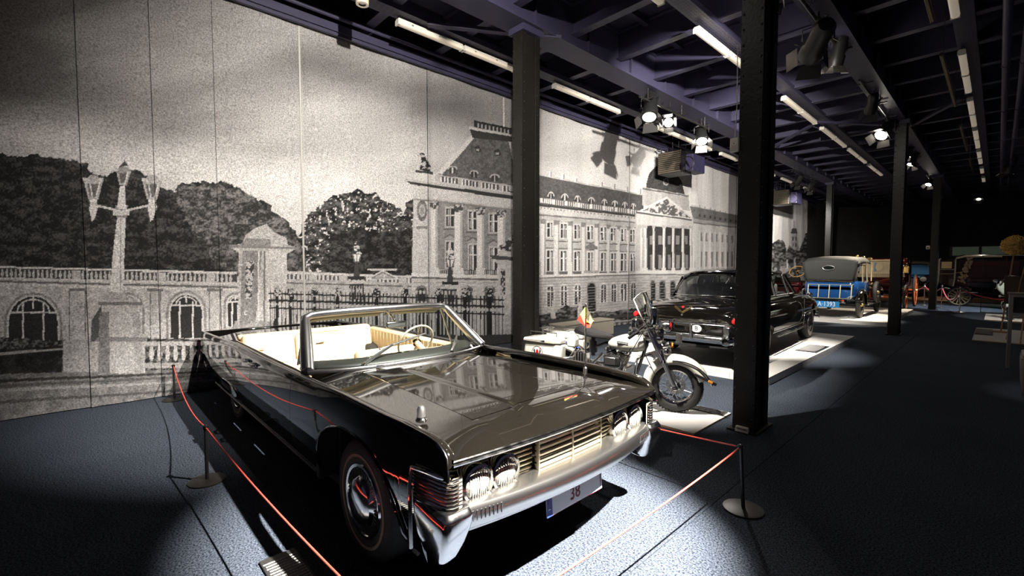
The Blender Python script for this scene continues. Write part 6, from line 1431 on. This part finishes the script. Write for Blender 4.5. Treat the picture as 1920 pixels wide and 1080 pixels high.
# ================================================================ cord barrier around the convertible
def cord_post(loc, label, h=.46, lean=(0, 0)):
    r = empty('cord_post', loc); tag(r, label, 'post', 'low cord posts round the convertible')
    MB().lathe([(.135, 0), (.135, .010), (.12, .014), (.018, .020), (.001, .020)], 36).build('round_base', mat('bronze_plate', (.03, .025, .02), .42, .4, var=.35, scale=9), r)
    MB().tube([(0, 0, .015), (lean[0], lean[1], h)], .013, 12).build('pole', black_metal, r)
    tp = MB().lathe([(.016, -.03), (.019, -.02), (.019, .0), (.012, .006), (.001, .008)], 14, T(lean[0], lean[1], h)).build('pole_cap', black_metal, r)
    for s in (-1, 1): MB().ball((lean[0] + s * .014, lean[1], h - .012), .008, 8).build('cord_eye', chrome_soft, tp)
    return Vector(loc) + Vector((lean[0], lean[1], h - .012))
c0 = cord_post((-7.36, .80, 0), 'low black cord post in front of the curtain at the tail of the convertible')
c1 = cord_post((-4.36, .67, 0), 'low black cord post beside the rear door of the convertible')
c2 = cord_post((-1.20, 3.41, 0), 'low black cord post on the lit carpet right of the convertible', .47, (-.02, -.02))
c3 = cord_post((-1.25, .78, 0), 'low black cord post close to the camera, below the picture edge')
c4 = cord_post((-4.40, 3.42, 0), 'low black cord post hidden behind the convertible')
for a, b, sag, lab in ((c0, c1, .13, 'red cord from the curtain to the post beside the rear door'), (c1, c3, .05, 'red cord running along the dark side of the convertible'), (c3, c2, .03, 'red cord crossing the lit carpet in front of the number plate'), (c2, c4, .06, 'red cord leading behind the far headlights')):
    r = empty('barrier_cord', a.lerp(b, .5)); tag(r, lab, 'cord', 'red cords round the convertible')
    m_ = a.lerp(b, .5)
    MB().tube([p - m_ for p in catenary(a, b, sag, 20)], .0055, 8).build('cord', red_cord, r, smooth=80)
    for e, o in ((a, b), (b, a)):
        d = (o - e).normalized() * .03
        MB().tube([e - m_, e + d - m_], .008, 8).build('end_sleeve', black_metal, r)
# ================================================================ chrome rope posts at the back
def rope_post(loc, label):
    r = empty('rope_post', loc); tag(r, label, 'post', 'chrome rope posts at the back')
    MB().lathe([(.16, 0), (.16, .012), (.10, .03), (.03, .05), (.02, .05)], 24).build('base', chrome_soft, r)
    MB().tube([(0, 0, .04), (0, 0, .92)], .022, 12).build('pole', chrome, r)
    MB().ball((0, 0, .95), .038, 14).lathe([(.032, .88), (.04, .89), (.032, .905)], 14).build('finial', chrome, r)
    return Vector(loc) + Vector((0, 0, .88))
q0 = rope_post((-3.55, 28.2, 0), 'chrome rope post hidden behind the third column')
q1 = rope_post((-2.22, 27.4, 0), 'chrome rope post just left of the fourth column')
q2 = rope_post((-1.60, 26.5, 0), 'chrome rope post just right of the fourth column')
q3 = rope_post((-.96, 24.4, 0), 'chrome rope post in front of the maroon carriage')
q4 = rope_post((1.4, 24.7, 0), 'chrome rope post hidden behind the mint motorcycle')
for a, b, sag, lab in ((q0, q1, .36, 'red velvet rope in front of the dark saloon'), (q1, q2, .22, 'red velvet rope passing behind the fourth column'), (q2, q3, .48, 'red velvet rope below the open carriage door'), (q3, q4, .34, 'red velvet rope in front of the maroon carriage')):
    m_ = a.lerp(b, .5); r = empty('velvet_rope', m_); tag(r, lab, 'rope', 'red velvet ropes at the back')
    MB().tube([p - m_ for p in catenary(a, b, sag, 16)], .022, 8).build('rope', red_velvet, r, smooth=80)
    for e, o in ((a, b), (b, a)): MB().tube([e - m_, e.lerp(o, .05) - Vector((0, 0, .05)) - m_], .024, 8).build('hook', chrome, r)
# ================================================================ beige bench box by the curtain
bb = empty('bench_box', (-6.98, 8.95, 0)); tag(bb, 'long beige box bench behind the motorcycle in front of the palace print', 'bench')
beige = mat('beige_laminate', (.40, .36, .29), .6, var=.06)
MB().box((0, 0, .19), (.44, 1.98, .36)).build('carcass', beige, bb, smooth=0, bevel=.006)
MB().box((0, 0, .39), (.47, 2.02, .03)).build('lid', beige, bb, smooth=0, bevel=.006)
MB().box((0, 0, .012), (.40, 1.94, .024)).build('plinth', black_metal, bb, smooth=0)
# ================================================================ easels, tables, stool at the right edge
def easel(loc, rz, label, panel_col):
    e = empty('easel', loc, rz); tag(e, label, 'easel')
    for s in (-1, 1): MB().bar((s * .34, -.12, 0), (s * .07, .10, 1.75), .04, .022, up=(1, 0, 0)).build('front_leg', wood, e, smooth=0, bevel=.003)
    MB().bar((0, .62, 0), (0, .12, 1.7), .04, .022, up=(1, 0, 0)).build('back_leg', wood, e, smooth=0, bevel=.003)
    MB().bar((-.26, -.07, .42), (.26, -.07, .42), .03, .02).build('cross_bar', wood, e, smooth=0); MB().bar((-.32, -.05, .80), (.32, -.05, .80), .035, .06).build('ledge', wood, e, smooth=0)
    MB().box((0, .02, 1.18), (.78, .03, .66), rx=-.125).build('picture_board', panel_col, e, smooth=0, bevel=.004)
    return e
board_brown = mat('board_back', (.055, .035, .022), .7, var=.2)
easel((.50, 15.75, .022), math.radians(170), 'wooden easel with a dark brown board seen from behind', board_brown)
easel((1.05, 16.6, .022), math.radians(160), 'second wooden easel at the very right edge', board_brown)
# dried flower ball on a slanted wooden pole
dfb = empty('dried_flower_ball', (.22, 17.6, .022)); tag(dfb, 'golden dried flower ball on a wooden pole above the mint motorcycle', 'decoration')
straw = mat('dried_straw', (.75, .48, .13), .85, var=.35, scale=30)
ctr = Vector((.05, 0, 2.28)); rr = random.Random(3); fs2 = MB()
for k in range(420):
    u = Vector((rr.gauss(0, 1), rr.gauss(0, 1), rr.gauss(0, 1))).normalized(); p = ctr + Vector((u.x * .24, u.y * .24, u.z * .23)) * rr.uniform(.7, 1.05)
    s_, t_ = frame_of(u); a = rr.uniform(0, 6.28); w = (s_ * math.cos(a) + t_ * math.sin(a)) * .05
    fs2.tube([p - w, p + u * .03, p + w], .008, 4)
fs2.ball(ctr, .17, 14).build('flower_head', straw, dfb)['kind'] = 'stuff'
MB().bar((-.12, 0, 0), (.05, 0, 2.2), .045, .03).build('pole', wood, dfb, smooth=0, bevel=.003)
MB().lathe([(.2, 0), (.2, .02), (.03, .03)], 20, T(-.12, 0, 0)).build('foot', wood, dfb)
# glass screen behind
gs = empty('glass_screen', (.18, 25.0, 0)); tag(gs, 'tall clear glass screen in a thin frame behind the mint motorcycle', 'glass screen')
for x in (-.29, .32): MB().box((x, 0, 1.09), (.57, .012, 2.14)).build('glass_pane', glass, gs, smooth=0)
for x in (-.59, .02, .62): MB().box((x, 0, 1.09), (.018, .03, 2.18)).build('frame_post', black_metal, gs, smooth=0)
for z in (.015, 2.17): MB().box((.015, 0, z), (1.2, .03, .02)).build('frame_rail', chrome_soft, gs, smooth=0)
# grey trestle frame
tf = empty('sign_trestle', (.60, 11.75, 0)); tag(tf, 'grey metal lectern frame on straight legs at the right edge', 'stand')
grey_frame = mat('grey_frame', (.30, .28, .26), .5, .2)
for x in (-.43, .43):
    for y in (-.15, .15): MB().box((x, y, .64), (.05, .035, 1.28)).build('leg', grey_frame, tf, smooth=0, bevel=.004)
for y in (-.15, .15): MB().box((0, y, 1.255), (.81, .035, .05)).build('top_rail', grey_frame, tf, smooth=0, bevel=.004); MB().box((0, y, .93), (.81, .03, .05)).build('lower_rail', grey_frame, tf, smooth=0, bevel=.004)
MB().box((0, 0, 1.10), (.80, .26, .28)).build('dark_panel', ink_black, tf, smooth=0)
MB().box((0, 0, 1.292), (.95, .36, .02)).build('table_top', grey_frame, tf, smooth=0, bevel=.004)
# stool
so = empty('cube_stool', (.52, 9.0, 0)); tag(so, 'grey fabric cube stool cut by the right edge', 'stool')
felt = mat('grey_felt', (.16, .14, .125), .9, var=.15, bump=.3, bscale=150)
MB().loft([[(-w, -w, z), (w, -w, z), (w, w, z), (-w, w, z)] for z, w in ((.03, .245), (.2, .265), (.45, .28), (.57, .28))]).build('seat_block', felt, so, bevel=.035, seg=3)
MB().box((0, 0, .60), (.54, .54, .06)).build('cushion', felt, so, bevel=.025, seg=3)
MB().tube([(-.275, -.275, .57), (.275, -.275, .57), (.275, .275, .57), (-.275, .275, .57)], .006, 6, closed=True).build('piping', felt, so)
for s in (-1, 1):
    for q in (-1, 1): MB().lathe([(.02, 0), (.025, .03)], 10, T(s * .2, q * .2, 0)).build('foot', black_metal, so)
